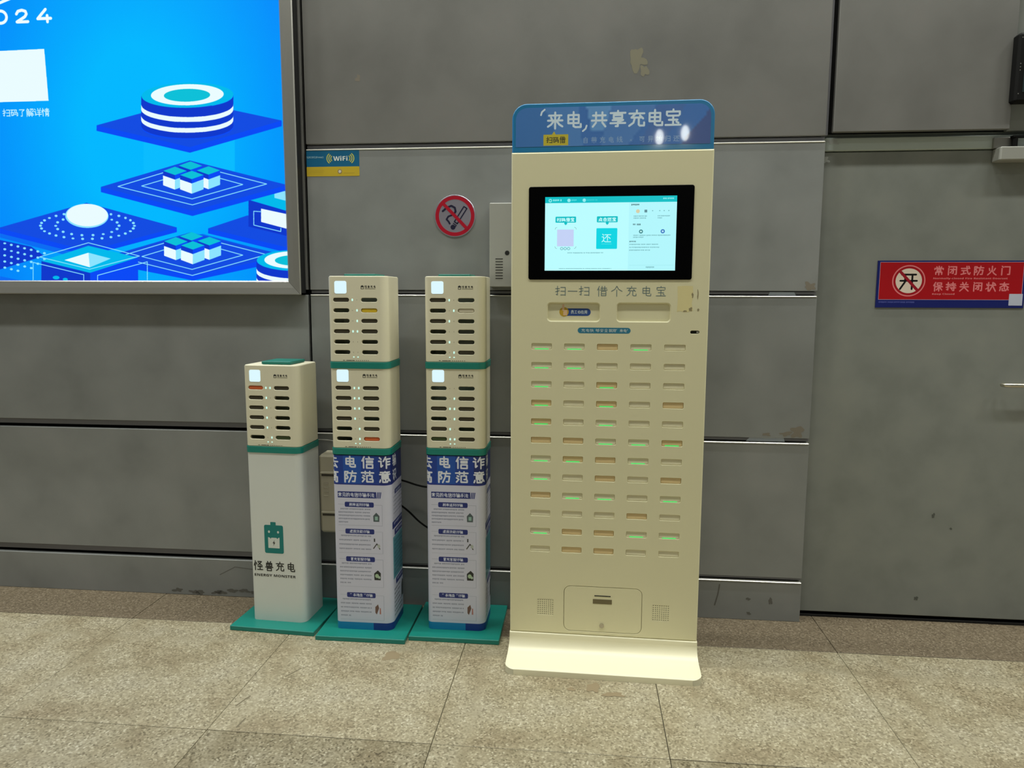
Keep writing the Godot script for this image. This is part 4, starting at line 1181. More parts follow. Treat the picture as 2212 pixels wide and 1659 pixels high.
	for e in [["扫", -0.2014], ["一", -0.156], ["扫", -0.1115], ["借", -0.0448], ["个", 0.0106], ["充", 0.0656], ["电", 0.1204], ["宝", 0.175]]:
		write(ink, e[0], e[1] * Q, ky(1.4352), 0.0395 * Q, 0.0378 * Q, 0.0, 0.0026, 0.0004)
	obj("lettering", ink, M.kiosk_ink, t)
	var pill := node("slogan_sticker", t)
	var pa := Acc.new()
	pa.flat_poly(Pic.rr(-0.1149 * Q, ky(1.2566), 0.0854 * Q, ky(1.2784), 0.0104, 6), 0.0003)
	obj("sticker_ground", pa, M.blue_pill, pill)
	var pw := Acc.new()
	write(pw, "充电快", -0.101 * Q, ky(1.2735), 0.0135, 0.0115, 0.0155, 0.0011, 0.0006)
	write(pw, "够安全", -0.0465 * Q, ky(1.2735), 0.0135, 0.0115, 0.0155, 0.0011, 0.0006)
	write(pw, "就用‘来电，", 0.004 * Q, ky(1.2735), 0.0125, 0.0115, 0.0128, 0.0011, 0.0006)
	obj("sticker_lettering", pw, M.white_ink, pill)
	# thumbs-up sticker in the left pocket
	var th := node("thumb_sticker", t)
	var z := -0.0097
	var ta := Acc.new()
	ta.flat_poly(Pic.rr(-0.168 * Q, ky(1.3225), -0.0667 * Q, ky(1.3508), 0.0133, 6), z)
	obj("sticker_ground", ta, mat(rgb(40, 74, 142), 0.45), th)
	var tc := Acc.new()
	tc.disc(Vector3(-0.1685 * Q, ky(1.3375), z + 0.0002), 0.0172)
	obj("sticker_disc", tc, mat(rgb(198, 160, 44), 0.5), th)
	var td := Acc.new()
	td.flat_poly(Pic.rr(-0.176 * Q, ky(1.341), -0.1675 * Q, ky(1.367), 0.0038, 4), z + 0.0004)
	for i in 3: td.flat_poly(Pic.rr(-0.172 * Q, ky(1.3245 + i * 0.0068), -0.156 * Q, ky(1.3308 + i * 0.0068), 0.0028, 4), z + 0.0004)
	obj("sticker_hand", td, mat(rgb(226, 190, 150), 0.5), th)
	var te := Acc.new()
	write(te, "员工也在用", -0.1423 * Q, ky(1.3435), 0.0112, 0.0122, 0.0122, 0.0013, z + 0.0004)
	obj("sticker_lettering", te, M.white_ink, th)
	# remains of glue
	var gl := Acc.new()
	gl.flat_poly(PackedVector2Array([Vector2(0.2556, 1.4355), Vector2(0.285, 1.4375), Vector2(0.312, 1.436), Vector2(0.3135, 1.40), Vector2(0.309, 1.372), Vector2(0.3145, 1.345), Vector2(0.29, 1.3385), Vector2(0.268, 1.343), Vector2(0.2555, 1.34), Vector2(0.2575, 1.38)].map(func(p): return Vector2(p.x * Q, 1.4 + (p.y - 1.4) * Q))), 0.0003)
	obj("glue_patch", gl, mat(rgb(226, 214, 158), 0.6), t)
	for e in [[0.3115, 1.402, 0.004, 0.012], [0.306, 1.35, 0.008, 0.009], [0.331, 1.405, 0.003, 0.02], [0.334, 1.348, 0.004, 0.007], [0.285, 1.343, 0.008, 0.004]]:
		var gd := Acc.new()
		blot(gd, e[0] * Q, ky(e[1]), e[2], e[3], 0.0005, int(e[0] * 1000))
		obj("grime", gd, mat(rgb(150, 138, 104), 0.7), t)
	header(t, hw, top)
	base_plate(t, hw, bot)

func screen_material() -> StandardMaterial3D:
	var pc := Pic.new(1385.0, 785.0, 0.74, rgb(186, 252, 255))
	var c := rgb(0, 190, 196)
	var q := func(y: float) -> float: return 785.0 - (y - 118.0)
	var px := func(x: float) -> float: return x - 131.0
	pc.rect(0, q.call(182), 1385, 785, c)
	pc.rect(px.call(1020), 0, 1385, q.call(182), rgb(178, 246, 252))
	var lt := rgb(150, 238, 240)
	for x in [186, 385, 547]: pc.ellipse(px.call(x), q.call(156), 18, 18, lt)
	pc.ellipse(px.call(186), q.call(156), 10, 8, c)
	pc.lines(px.call(215), px.call(312), q.call(144), 22, lt, rng); pc.lines(px.call(412), px.call(472), q.call(146), 18, rgb(90, 220, 224), rng); pc.lines(px.call(574), px.call(680), q.call(148), 15, rgb(60, 208, 214), rng); pc.lines(px.call(1372), px.call(1485), q.call(138), 17, lt, rng)
	for e in [[243, "扫码借宝"], [684, "点击还宝"]]:
		var x: float = px.call(e[0])
		pc.rect(x, q.call(390), x + 220, q.call(327), c, 8)
		pc.poly(PackedVector2Array([Vector2(x + 96, q.call(389)), Vector2(x + 124, q.call(389)), Vector2(x + 126, q.call(402)), Vector2(x + 110, q.call(418)), Vector2(x + 94, q.call(402))]), c)
		print_words(pc, e[1], x + 17, q.call(341), 42, 38, 48, 6.5, rgb(200, 252, 252))
	# plain pale card in place of the code, with its corner marks
	pc.rect(px.call(262), q.call(642), px.call(440), q.call(463), rgb(196, 210, 246))
	for e in [[240, 440, 1, -1], [466, 440, -1, -1], [240, 666, 1, 1], [466, 666, -1, 1]]:
		var x: float = px.call(e[0])
		var y: float = q.call(e[1])
		pc.line(PackedVector2Array([Vector2(x, y + e[3] * 22.0), Vector2(x + e[2] * 4.0, y + e[3] * 6.0), Vector2(x + e[2] * 20.0, y)]), 3, rgb(110, 150, 150))
	for x in [313, 350, 387]:
		pc.ellipse(px.call(x), q.call(667), 17, 16, rgb(110, 180, 190)); pc.ellipse(px.call(x), q.call(667), 11, 10, rgb(190, 244, 246))
	pc.rect(px.call(681), q.call(672), px.call(902), q.call(452), rgb(0, 212, 226), 9)
	pc.glyph(GLYPHS["还"], px.call(742), q.call(510), 92, 92, 9, rgb(190, 250, 252))
	pc.rect(px.call(735), q.call(621), px.call(845), q.call(618), rgb(120, 236, 242))
	var gy := rgb(120, 178, 184)
	pc.lines(px.call(375), px.call(755), q.call(708), 11, gy, rng); pc.lines(px.call(285), px.call(845), q.call(878), 9, gy, rng)
	pc.lines(px.call(1043), px.call(1125), q.call(200), 18, rgb(80, 120, 126), rng); pc.lines(px.call(1065), px.call(1150), q.call(407), 18, rgb(80, 120, 126), rng); pc.lines(px.call(1032), px.call(1095), q.call(588), 14, rgb(80, 120, 126), rng)
	pc.ellipse(px.call(1113), q.call(277), 20, 20, rgb(214, 206, 168)); pc.rect(px.call(1182), q.call(290), px.call(1210), q.call(262), rgb(96, 140, 150)); pc.ellipse(px.call(1150), q.call(490), 21, 21, rgb(60, 130, 136)); pc.ellipse(px.call(1150), q.call(490), 11, 9, rgb(190, 244, 240)); pc.ellipse(px.call(1377), q.call(489), 22, 22, rgb(60, 120, 190)); pc.ellipse(px.call(1377), q.call(489), 10, 10, rgb(190, 232, 250))
	for x in [1266, 1340, 1386, 1434]: pc.ellipse(px.call(x), q.call(273), 7, 5, gy)
	for e in [[1070, 1210, 323], [1070, 1200, 344], [1320, 1450, 322], [1320, 1362, 343], [1070, 1460, 525], [1070, 1180, 545], [1032, 1330, 620], [1032, 1345, 651], [1032, 1245, 681]]: pc.lines(px.call(e[0]), px.call(e[1]), q.call(e[2]), 12, gy, rng)
	pc.rect(px.call(1035), q.call(848), px.call(1500), q.call(846), rgb(140, 216, 222)); pc.lines(px.call(1210), px.call(1292), q.call(860), 16, gy, rng)
	var m := mat(Color(0.01, 0.01, 0.01), 0.25)
	m.emission_enabled = true; m.emission = Color.BLACK; m.emission_texture = pc.tex(); m.emission_energy_multiplier = 1.0; m.texture_repeat = false
	return m

func header(t: Node3D, hw: float, top: float) -> void:
	var hd := node("header_sign", t)
	var y0 := top - 0.001
	var y1 := ky(2.1088)
	var w := hw - 0.002
	var shape := PackedVector2Array([Vector2(-w, y0), Vector2(w, y0)])
	var r := 0.052
	for i in 9: shape.append(Vector2(w - r, y1 - r) + Vector2(cos(PI / 2 * i / 8), sin(PI / 2 * i / 8)) * r)
	for i in 9: shape.append(Vector2(-w + r, y1 - r) + Vector2(-sin(PI / 2 * i / 8), cos(PI / 2 * i / 8)) * r)
	var a := Acc.new()
	a.prism(shape, -0.055, -0.004, 0.003, false)
	var blue := mat(rgb(22, 122, 176), 0.3)
	blue.clearcoat_enabled = true; blue.clearcoat = 1.0; blue.clearcoat_roughness = 0.06
	obj("casing", a, blue, hd)
	# printed face
	var pw := 2 * w - 0.026
	var x0 := -pw / 2
	var yb := ky(1.9525)
	var yt := ky(2.0935)
	var pc := Pic.new(pw, yt - yb, 1500.0, rgb(66, 120, 198))
	# pale and dark rays of the print
	for e in [[[0.0, 0.0, 0.0, 0.14, 0.12, 0.14, 0.20, 0.0], 66, 122, 194], [[0.10, 0.14, 0.22, 0.14, 0.24, 0.0, 0.16, 0.0], 84, 138, 208], [[0.25, 0.14, 0.34, 0.14, 0.32, 0.05, 0.27, 0.05], 104, 160, 224], [[0.34, 0.14, 0.50, 0.14, 0.40, 0.0, 0.30, 0.0], 82, 134, 206], [[0.50, 0.14, 0.60, 0.14, 0.52, 0.0, 0.44, 0.0], 72, 116, 190], [[0.58, 0.0, 0.70, 0.14, 0.70, 0.0], 72, 96, 160]]:
		var p := PackedVector2Array()
		for i in range(0, e[0].size(), 2): p.append(Vector2(e[0][i], e[0][i + 1]))
		pc.poly(p, rgb(e[1], e[2], e[3]))
	for e in 2: soften(pc.im)
	var wh := rgb(222, 240, 255)
	var X := func(x: float) -> float: return x * Q - x0
	var Y := func(y: float) -> float: return ky(y) - yb
	pc.glyph(GLYPHS["‘"], X.call(-0.2628), Y.call(2.086), 0.055 * Q, 0.042, 0.0062, wh)
	for e in [["来", -0.2405], ["电", -0.1725], ["共", -0.078], ["享", -0.0095], ["充", 0.059], ["电", 0.1245], ["宝", 0.1905]]:
		pc.glyph(GLYPHS[e[0]], X.call(e[1]), Y.call(2.0748), 0.0615 * Q, 0.0575 * Q, 0.0072, wh)
	pc.glyph(GLYPHS["，"], X.call(-0.1068), Y.call(2.0253), 0.055 * Q, 0.042, 0.0062, wh)
	pc.rect(X.call(-0.253), Y.call(1.9563), X.call(-0.1604), Y.call(1.9960), rgb(206, 190, 56))
	pc.poly(PackedVector2Array([Vector2(X.call(-0.222), Y.call(1.9955)), Vector2(X.call(-0.207), Y.call(1.9955)), Vector2(X.call(-0.2135), Y.call(2.0075))]), rgb(206, 190, 56))
	print_words(pc, "扫码借", X.call(-0.241), Y.call(1.9875), 0.0205, 0.022, 0.0232, 0.0030, rgb(84, 84, 46))
	var pale := rgb(142, 174, 216)
	print_words(pc, "自带充电线", X.call(-0.1062), Y.call(1.9836), 0.0195, 0.0205, 0.0298, 0.0022, pale)
	print_words(pc, "×", X.call(0.065), Y.call(1.9755), 0.011, 0.011, 0.02, 0.0014, pale)
	print_words(pc, "可异地归还", X.call(0.1001), Y.call(1.9836), 0.0195, 0.0205, 0.0298, 0.0022, pale)
	var f := Acc.new()
	var fp := PackedVector2Array([Vector2(x0, yb), Vector2(-x0, yb)])
	r = 0.040
	for i in 9: fp.append(Vector2(-x0 - r, yt - r) + Vector2(cos(PI / 2 * i / 8), sin(PI / 2 * i / 8)) * r)
	for i in 9: fp.append(Vector2(x0 + r, yt - r) + Vector2(-sin(PI / 2 * i / 8), cos(PI / 2 * i / 8)) * r)
	f.flat_poly(fp, -0.0032)
	for i in f.v.size(): f.t[i] = Vector2((f.v[i].x - x0) / pw, 1.0 - (f.v[i].y - yb) / (yt - yb))
	var m := picture(pc.tex(), 0.3)
	m.clearcoat_enabled = true; m.clearcoat = 1.0; m.clearcoat_roughness = 0.03
	obj("printed_face", f, m, hd)

func soften(im: Image) -> void:
	var w := im.get_width()
	var h := im.get_height()
	im.resize(w / 24, h / 24, Image.INTERPOLATE_BILINEAR)
	im.resize(w, h, Image.INTERPOLATE_CUBIC)

func base_plate(t: Node3D, hw: float, bot: float) -> void:
	# profile from the foot of the front plate: upright, a hollow curve, then flat to a rounded front edge
	var prof := []
	prof.append([-0.20, bot]); prof.append([0.003, bot]); prof.append([0.004, bot - 0.004]); prof.append([0.0045, bot - 0.02])
	for i in 13:
		var a := PI / 2 * i / 12
		prof.append([0.0045 + 0.052 * (1.0 - cos(a)) + 0.004 * i / 12.0, bot - 0.02 - 0.047 * sin(a)])
	prof.append([0.09, 0.0285]); prof.append([0.12, 0.0265]); prof.append([0.132, 0.0255]); prof.append([0.141, 0.0245]); prof.append([0.146, 0.023]); prof.append([0.148, 0.0205]); prof.append([0.148, 0.0]); 
	var zf := 0.148
	var r := 0.035
	var half := func(z: float, y: float) -> float:
		var e := clampf((bot - y) / bot, 0.0, 1.0)
		var w := hw + 0.001 + 0.006 * e * e
		if z > zf - r: w -= r - sqrt(maxf(0.0, r * r - (z - (zf - r)) * (z - (zf - r))))
		return w
	var a := Acc.new()
	var nx := 12
	for i in prof.size() - 1:
		var n0 := Vector3.ZERO
		var nrm := []
		for k in [i, i + 1]:
			var p0 = prof[maxi(k - 1, 0)]
			var p1 = prof[mini(k + 1, prof.size() - 1)]
			if k <= 1: nrm.append(Vector3.UP)
			else: nrm.append(Vector3(0, p1[0] - p0[0], -(p1[1] - p0[1])).normalized())
		for j in nx:
			var u0 := -1.0 + 2.0 * j / nx
			var u1 := -1.0 + 2.0 * (j + 1) / nx
			var h0: float = half.call(prof[i][0], prof[i][1])
			var h1: float = half.call(prof[i + 1][0], prof[i + 1][1])
			a.squad(Vector3(u0 * h0, prof[i][1], prof[i][0]), Vector3(u1 * h0, prof[i][1], prof[i][0]), Vector3(u1 * h1, prof[i + 1][1], prof[i + 1][0]), Vector3(u0 * h1, prof[i + 1][1], prof[i + 1][0]), nrm[0], nrm[0], nrm[1], nrm[1])
		for s in [-1.0, 1.0]:
			var h0: float = half.call(prof[i][0], prof[i][1]) * s
			var h1: float = half.call(prof[i + 1][0], prof[i + 1][1]) * s
			a.quad(Vector3(h0, prof[i][1], prof[i][0]), Vector3(h1, prof[i + 1][1], prof[i + 1][0]), Vector3(h1, 0, prof[i + 1][0]), Vector3(h0, 0, prof[i][0]), Vector3(s, 0, 0.05).normalized())
	a.quad(Vector3(-hw, 0, -0.2), Vector3(hw, 0, -0.2), Vector3(hw, bot, -0.2), Vector3(-hw, bot, -0.2), Vector3.FORWARD)
	obj("base_plate", a, mat(rgb(234, 228, 198), 0.35), t)

# ---------------------------------------------------------------- the charging columns
var wrap_material: StandardMaterial3D

func charging_column(at: Vector3, turn: float, which: int, wrapped: bool, label: String) -> void:
	var t := thing("charging_column", label, "charging station", at, -turn, "power bank charging columns")
	obj("base_plate", boxed(Vector3(0.0, 0.01, -0.095), Vector3(0.372, 0.02, 0.335), 0.002), M.teal, t)
	var hw := 0.1195
	var p := Acc.new()
	p.post(plan(hw, -0.20, 0.0), 0.02, 0.757, 0.0)
	var post := obj("post", p, M.post, t)
	if wrapped:
		if wrap_material == null: wrap_material = picture(wrap_print(), 0.35)
		var wa := Acc.new()
		wa.post(plan(hw + 0.0006, -0.2006, 0.0006, 0.0006), 0.0205, 0.757, 0.0)
		obj("printed_wrap", wa, wrap_material, post)
	else:
		var e := Acc.new()
		var z := 0.0005
		e.flat_poly(Pic.rr(-0.0525, 0.319, 0.0320, 0.4412, 0.007, 4), z)
		e.flat_poly(Pic.rr(-0.0238, 0.440, 0.0, 0.4545, 0.002, 3), z + 0.0001)
		obj("emblem", e, M.emblem, post)
		var ew := Acc.new()
		ew.disc(Vector3(-0.0311, 0.412, z + 0.0003), 0.0045, 0.0055, 16); ew.disc(Vector3(0.0094, 0.4115, z + 0.0003), 0.0045, 0.0055, 16)
		ew.flat_poly(PackedVector2Array([Vector2(-0.0362, 0.3415), Vector2(0.0142, 0.3415), Vector2(0.0152, 0.3885), Vector2(0.0085, 0.3865), Vector2(0.0055, 0.3815), Vector2(0.001, 0.3865), Vector2(-0.0075, 0.3865), Vector2(-0.0165, 0.3865), Vector2(-0.021, 0.3865), Vector2(-0.0255, 0.3815), Vector2(-0.0285, 0.3865), Vector2(-0.0362, 0.3885)]), z + 0.0003)
		obj("emblem_cutout", ew, mat(rgb(214, 220, 214), 0.5), post)
		var bo := Acc.new()
		bo.flat_poly(PackedVector2Array([Vector2(-0.0075, 0.377), Vector2(-0.0165, 0.3625), Vector2(-0.0112, 0.3625), Vector2(-0.0135, 0.3515), Vector2(-0.0045, 0.3665), Vector2(-0.0098, 0.3665)]), z + 0.0006)
		obj("emblem_bolt", bo, M.ink, post)
		var n := Acc.new()
		write(n, "怪兽充电", -0.1035, 0.2815, 0.0375, 0.040, 0.0485, 0.0046, z)
		obj("lettering", n, M.ink, post)
		latin("ENERGY MONSTER", -0.1038, 0.0812, 0.2208, 0.0105, z, M.ink, post, "lettering_small")
	# slot units, each above a green band
	var bases := [0.777] if which == 1 else [0.7875, 1.1365]
	var fills := {1: [["odddde", "deeeeg"]], 2: [["ddddee", "dddedo"], ["deedee", "eyddee"]], 3: [["eededg", "eddded"], ["dedede", "eweeed"]]}
	var unit_words := {1: ["short column"], 2: ["middle column's lower unit", "middle column's upper unit"], 3: ["lower unit beside the kiosk", "upper unit beside the kiosk"]}
	for u in bases.size():
		var b: float = bases[u]
		var band := Acc.new()
		band.post(plan(hw + 0.003, -0.203, 0.003, 0.003), b - 0.0275, b - 0.002, 0.001)
		obj("green_band", band, M.teal, t)
		slot_unit(t, b, hw, fills[which][u], unit_words[which][u])
	# green lid pad on top
	var y := (1.1155 if which == 1 else 1.4702)
	var pad := obj("lid_pad", boxed(Vector3.ZERO, Vector3(0.128, 0.012, 0.135), 0.002), M.cap, t)
	pad.position = Vector3(0.012 if which == 1 else (0.002 if which == 2 else -0.005), y + 0.0055, -0.098)

func slot_unit(t: Node3D, b: float, hw: float, fill: Array, words: String) -> void:
	var un := node("slot_unit", t)
	var h := 0.3365
	var shell := Acc.new()
	shell.post(plan(hw, -0.20, 0.0), b - 0.002, b + h, 0.004, 0)
	obj("shell", shell, M.cream, un)
	var f := Acc.new()
	var xl := -hw + 0.0195
	var xr := hw - 0.031
	var sx := [-0.0660, 0.0465]
	var pitch := 0.0412
	var ya := b - 0.002 + 0.004
	var yz := b + h - 0.004
	var y0 := b + 0.0375 - pitch / 2
	f.cell(xl, xr, ya, y0, 0.0)
	f.cell(xl, xr, y0 + 6 * pitch, yz, 0.0)
	for k in 6:
		var y := b + 0.0375 + pitch * k
		f.cell(xl, -0.0115, y - pitch / 2, y + pitch / 2, 0.0, [sx[0], y, 0.0645, 0.0160, 0.0078], 0.012, 0.0012)
		f.cell(-0.0115, xr, y - pitch / 2, y + pitch / 2, 0.0, [sx[1], y, 0.0655, 0.0160, 0.0078], 0.012, 0.0012)
	obj("slot_front", f, M.cream, un)
	var cp := Acc.new()
	cp.prism(Pic.rr(-0.0912, b + 0.268, -0.0428, b + 0.317, 0.007, 5), -0.001, 0.0012, 0.0006, true)
	obj("code_plate_light", cp, M.white_glow, un)
	# small print
	var lg := Acc.new()
	lg.flat_poly(Pic.rr(0.0150, b + 0.2855, 0.0268, b + 0.2985, 0.0015, 3), 0.0004)
	lg.flat_poly(Pic.rr(0.0185, b + 0.2985, 0.0233, b + 0.3005, 0.0005, 2), 0.0004)
	write(lg, "怪兽充电", 0.0305, b + 0.2995, 0.0088, 0.0088, 0.0117, 0.0011, 0.0004)
	lg.flat_poly(Pic.rr(0.0305, b + 0.2862, 0.0745, b + 0.2876, 0.0004, 2), 0.0004)
	for e in [[-0.0634, -0.0565], [-0.050, -0.028], [-0.0265, -0.016], [-0.010, -0.0065], [-0.002, 0.0015], [0.006, 0.0095], [0.014, 0.0175], [0.022, 0.0255], [0.030, 0.0335], [0.038, 0.0415]]:
		lg.flat_poly(Pic.rr(e[0], b + 0.0038, e[1], b + 0.0062, 0.0003, 2), 0.0004)
	obj("small_print", lg, M.ink, un)
	var lw := Acc.new()
	lw.flat_poly(Pic.rr(0.0172, b + 0.2873, 0.0246, b + 0.2925, 0.0005, 2), 0.0007)
	obj("small_print_cutout", lw, M.cream, un)
	var on := Acc.new()
	on.prism(Pic.rr(-0.0029, -0.0046, 0.0029, 0.0046, 0.0018, 4), -0.002, 0.0008, 0.0004, true)
	var on_mesh := on.mesh()
	var off := Acc.new()
	off.disc(Vector3(0, 0, 0.0003), 0.0011, 0.0022, 10)
	var off_mesh := off.mesh()
	var low := Acc.new()
	low.prism(Pic.rr(-0.0030, -0.0022, 0.0030, 0.0022, 0.0018, 4), -0.002, 0.0008, 0.0003, true)
	var low_mesh := low.mesh()
	for x in [-0.0195, -0.0022]: put("indicator_light", low_mesh, M.led, un).position = Vector3(x, b + 0.0185, 0)
	var bank := Acc.new()
	bank.prism(Pic.rr(-0.0315, -0.0072, 0.0315, 0.0072, 0.0070, 6), -0.12, -0.0028, 0.0024, true)
	var bank_mesh := bank.mesh()
	var side := ["left", "right"]
	var kinds := {"d": [rgb(62, 57, 42), "dark olive"], "o": [rgb(222, 108, 58), "orange"], "y": [rgb(224, 190, 44), "yellow"], "w": [rgb(214, 206, 184), "cream white"], "g": [rgb(62, 78, 44), "dark green"]}
	for s in 2:
		for k in 6:
			var ch: String = fill[s][k]
			var y := b + 0.0375 + pitch * (5 - k)
			var lx: float = [-0.0202, -0.0022][s]
			put("indicator_light", off_mesh if ch == "e" else on_mesh, M.led_off if ch == "e" else M.led, un).position = Vector3(lx, y, 0)
			if ch == "e": continue
			if not M.has("bank_" + ch): M["bank_" + ch] = mat(kinds[ch][0], 0.42)
			var pb := put("power_bank", bank_mesh, M["bank_" + ch])
			tag(pb, "%s power bank, %s slot of the %s row, %s" % [kinds[ch][1], side[s], ORD[k], words], "power bank", "power banks in the charging columns")
			pb.transform = t.transform * Transform3D(Basis(), Vector3(sx[s], y, 0))

func wrap_print() -> ImageTexture:
	# outline of the post in metres: front from 0, then the right side, the back, the left side
	var ra := 0.0201
	var rb := 0.0316
	var front := 0.2402 - ra - rb
	var arc := PI / 2 * rb
	var side := 0.2012 - 2 * rb
	var total := 2 * front + side + 0.2012 - 2 * ra + 2 * arc + PI * ra
	var h := 0.7365
	var pc := Pic.new(total, h, 1350.0, rgb(206, 206, 224))
	var F := func(x: float) -> float: return x + 0.1201 - ra       # x measured from the middle of the front
	var Y := func(y: float) -> float: return y - 0.0205
	var navy := rgb(30, 44, 118)
	var ink := rgb(150, 156, 176)
	# head band, running round the post
	pc.rect(0, Y.call(0.636), total, h, rgb(26, 62, 150))
	pc.rect(F.call(0.075), Y.call(0.636), total, h, rgb(28, 44, 112))
	pc.rect(F.call(-0.075), Y.call(0.636), F.call(0.0), h, rgb(30, 82, 172))
	pc.rect(0, Y.call(0.636), total, Y.call(0.640), rgb(30, 40, 128))
	var wh := rgb(228, 230, 240)
	for e in [["去", -0.1435], ["电", -0.0707], ["信", 0.0015], ["诈", 0.0735], ["骗", 0.1450]]:
		pc.glyph(GLYPHS[e[0]], F.call(e[1]), Y.call(0.7525), 0.0495, 0.0455, 0.0068, wh)
		if e[0] == "去": pc.glyph(GLYPHS[e[0]], F.call(e[1]) + total, Y.call(0.7525), 0.0495, 0.0455, 0.0068, wh)
	for e in [["高", -0.1435], ["防", -0.0707], ["范", 0.0015], ["意", 0.0735], ["识", 0.1450]]:
		pc.glyph(GLYPHS[e[0]], F.call(e[1]), Y.call(0.6925), 0.0495, 0.0455, 0.0068, wh)
		if e[0] == "高": pc.glyph(GLYPHS[e[0]], F.call(e[1]) + total, Y.call(0.6925), 0.0495, 0.0455, 0.0068, wh)
	# front: title bar
	pc.rect(F.call(-0.1057), Y.call(0.5815), F.call(0.0602), Y.call(0.6075), navy)
	for i in 3:
		var x: float = F.call(0.0615 + i * 0.0062)
		pc.poly(PackedVector2Array([Vector2(x, Y.call(0.5815)), Vector2(x + 0.0036, Y.call(0.5815)), Vector2(x + 0.0076, Y.call(0.6075)), Vector2(x + 0.004, Y.call(0.6075))]), navy)
	print_words(pc, "常见的电信诈骗手法", F.call(-0.0985), Y.call(0.6025), 0.0152, 0.0165, 0.0169, 0.0021, wh)
	var boxes := [[0.5535, 0.4665, "刷单返利诈骗", 5], [0.441, 0.3492, "虚假贷款诈骗", 4], [0.3235, 0.2055, "冒充客服诈骗", 6], [0.1695, 0.0634, "“杀猪盘”诈骗", 5]]
	var n := 0
	for b in boxes:
		var y1: float = Y.call(b[0])
		var y0: float = Y.call(b[1])
		pc.frame(F.call(-0.1045), y0, F.call(0.0835), y1, 0.0009, ink)
		pc.rect(F.call(-0.0715), y1 - 0.0105, F.call(0.0492), y1 + 0.0105, navy, 0.005)
		var cw := 0.0125
		var tx: float = F.call(-0.0112) - (b[2].length() * 0.0138) / 2
		print_words(pc, b[2], tx, y1 + 0.0062, cw, 0.0125, 0.0138, 0.0016, wh)
		var ly := y1 - 0.016
		for i in b[3]:
			var last: bool = i == b[3] - 1
			pc.lines(F.call(-0.090 if i == 0 else -0.0985), F.call(-0.055 if last and n != 1 else 0.033), ly, 0.0062, rgb(138, 142, 164), rng)
			ly -= (y1 - y0 - 0.018) / b[3]
		# the little vignettes beside the text
		var cxv: float = F.call(0.059)
		var cyv := (y0 + y1) / 2 - 0.008
		match n:
			0:
				pc.poly(PackedVector2Array([Vector2(cxv - 0.012, cyv - 0.018), Vector2(cxv + 0.012, cyv - 0.018), Vector2(cxv + 0.013, cyv + 0.006), Vector2(cxv, cyv + 0.02), Vector2(cxv - 0.013, cyv + 0.006)]), rgb(78, 92, 96))
				pc.rect(cxv - 0.006, cyv - 0.012, cxv + 0.006, cyv + 0.004, rgb(150, 186, 176))
			1:
				pc.rect(cxv - 0.012, cyv + 0.012, cxv - 0.007, cyv + 0.026, rgb(40, 40, 44))
				pc.line(PackedVector2Array([Vector2(cxv - 0.014, cyv - 0.016), Vector2(cxv, cyv + 0.004), Vector2(cxv + 0.012, cyv - 0.018)]), 0.004, rgb(66, 66, 62))
				pc.ellipse(cxv + 0.008, cyv - 0.006, 0.006, 0.008, rgb(176, 182, 176))
			2:
				pc.poly(PackedVector2Array([Vector2(cxv - 0.013, cyv - 0.02), Vector2(cxv + 0.013, cyv - 0.02), Vector2(cxv + 0.014, cyv + 0.01), Vector2(cxv + 0.002, cyv + 0.022), Vector2(cxv - 0.014, cyv + 0.008)]), rgb(36, 40, 40))
				pc.ellipse(cxv - 0.002, cyv - 0.002, 0.008, 0.009, rgb(170, 196, 160)); pc.ellipse(cxv + 0.007, cyv - 0.008, 0.005, 0.006, rgb(176, 196, 176))
			3:
				pc.poly(PackedVector2Array([Vector2(cxv - 0.012, cyv - 0.012), Vector2(cxv - 0.012, cyv + 0.012), Vector2(cxv, cyv + 0.024), Vector2(cxv + 0.004, cyv + 0.008), Vector2(cxv - 0.006, cyv - 0.02)]), rgb(112, 84, 76))
				pc.poly(PackedVector2Array([Vector2(cxv + 0.006, cyv - 0.018), Vector2(cxv + 0.012, cyv - 0.018), Vector2(cxv + 0.011, cyv + 0.008), Vector2(cxv + 0.007, cyv + 0.008)]), rgb(176, 110, 100))
		n += 1
	# foot bands
	pc.rect(0, 0, F.call(0.0385), Y.call(0.0515), rgb(24, 128, 182)); pc.rect(F.call(0.0385), 0, total, Y.call(0.0515), rgb(26, 50, 130))
	pc.rect(total - 0.08, 0, total, Y.call(0.0515), rgb(24, 128, 182)); pc.rect(total - 0.08, Y.call(0.640), total, h, rgb(26, 62, 150))
	for e in [["去", 0.7525], ["高", 0.6925]]: pc.glyph(GLYPHS[e[0]], F.call(-0.1435) + total, Y.call(e[1]), 0.0495, 0.0455, 0.0068, wh)
	# right side
	var s0 := front + arc
	var s1 := s0 + side
	pc.rect(s0 - 0.004, Y.call(0.23), s1 + 0.02, Y.call(0.41), rgb(92, 156, 172))
	pc.rect(s0 + 0.004, Y.call(0.236), s1 + 0.02, Y.call(0.40), rgb(70, 138, 156))
	for e in [[0.605, 0.585, 0.03, 0.14], [0.476, 0.445, -0.008, 0.165], [0.438, 0.412, 0.02, 0.165], [0.225, 0.198, 0.03, 0.165]]:
		pc.rect(s0 + e[2], Y.call(e[1]), s0 + e[3], Y.call(e[0]), navy, 0.004)
		pc.lines(s0 + e[2] + 0.02, s0 + e[3] - 0.015, Y.call(e[0] - 0.006), 0.011, rgb(170, 176, 206), rng)
	pc.frame(s0 - 0.006, Y.call(0.492), s0 + 0.165, Y.call(0.598), 0.0009, ink)
	for i in 5: pc.lines(s0 + 0.008, s0 + 0.15, Y.call(0.578 - i * 0.017), 0.0065, rgb(138, 142, 164), rng)
	for i in 9: pc.lines(s0 + 0.012, s0 + 0.16, Y.call(0.392 - i * 0.0175), 0.0065, rgb(36, 84, 104), rng)
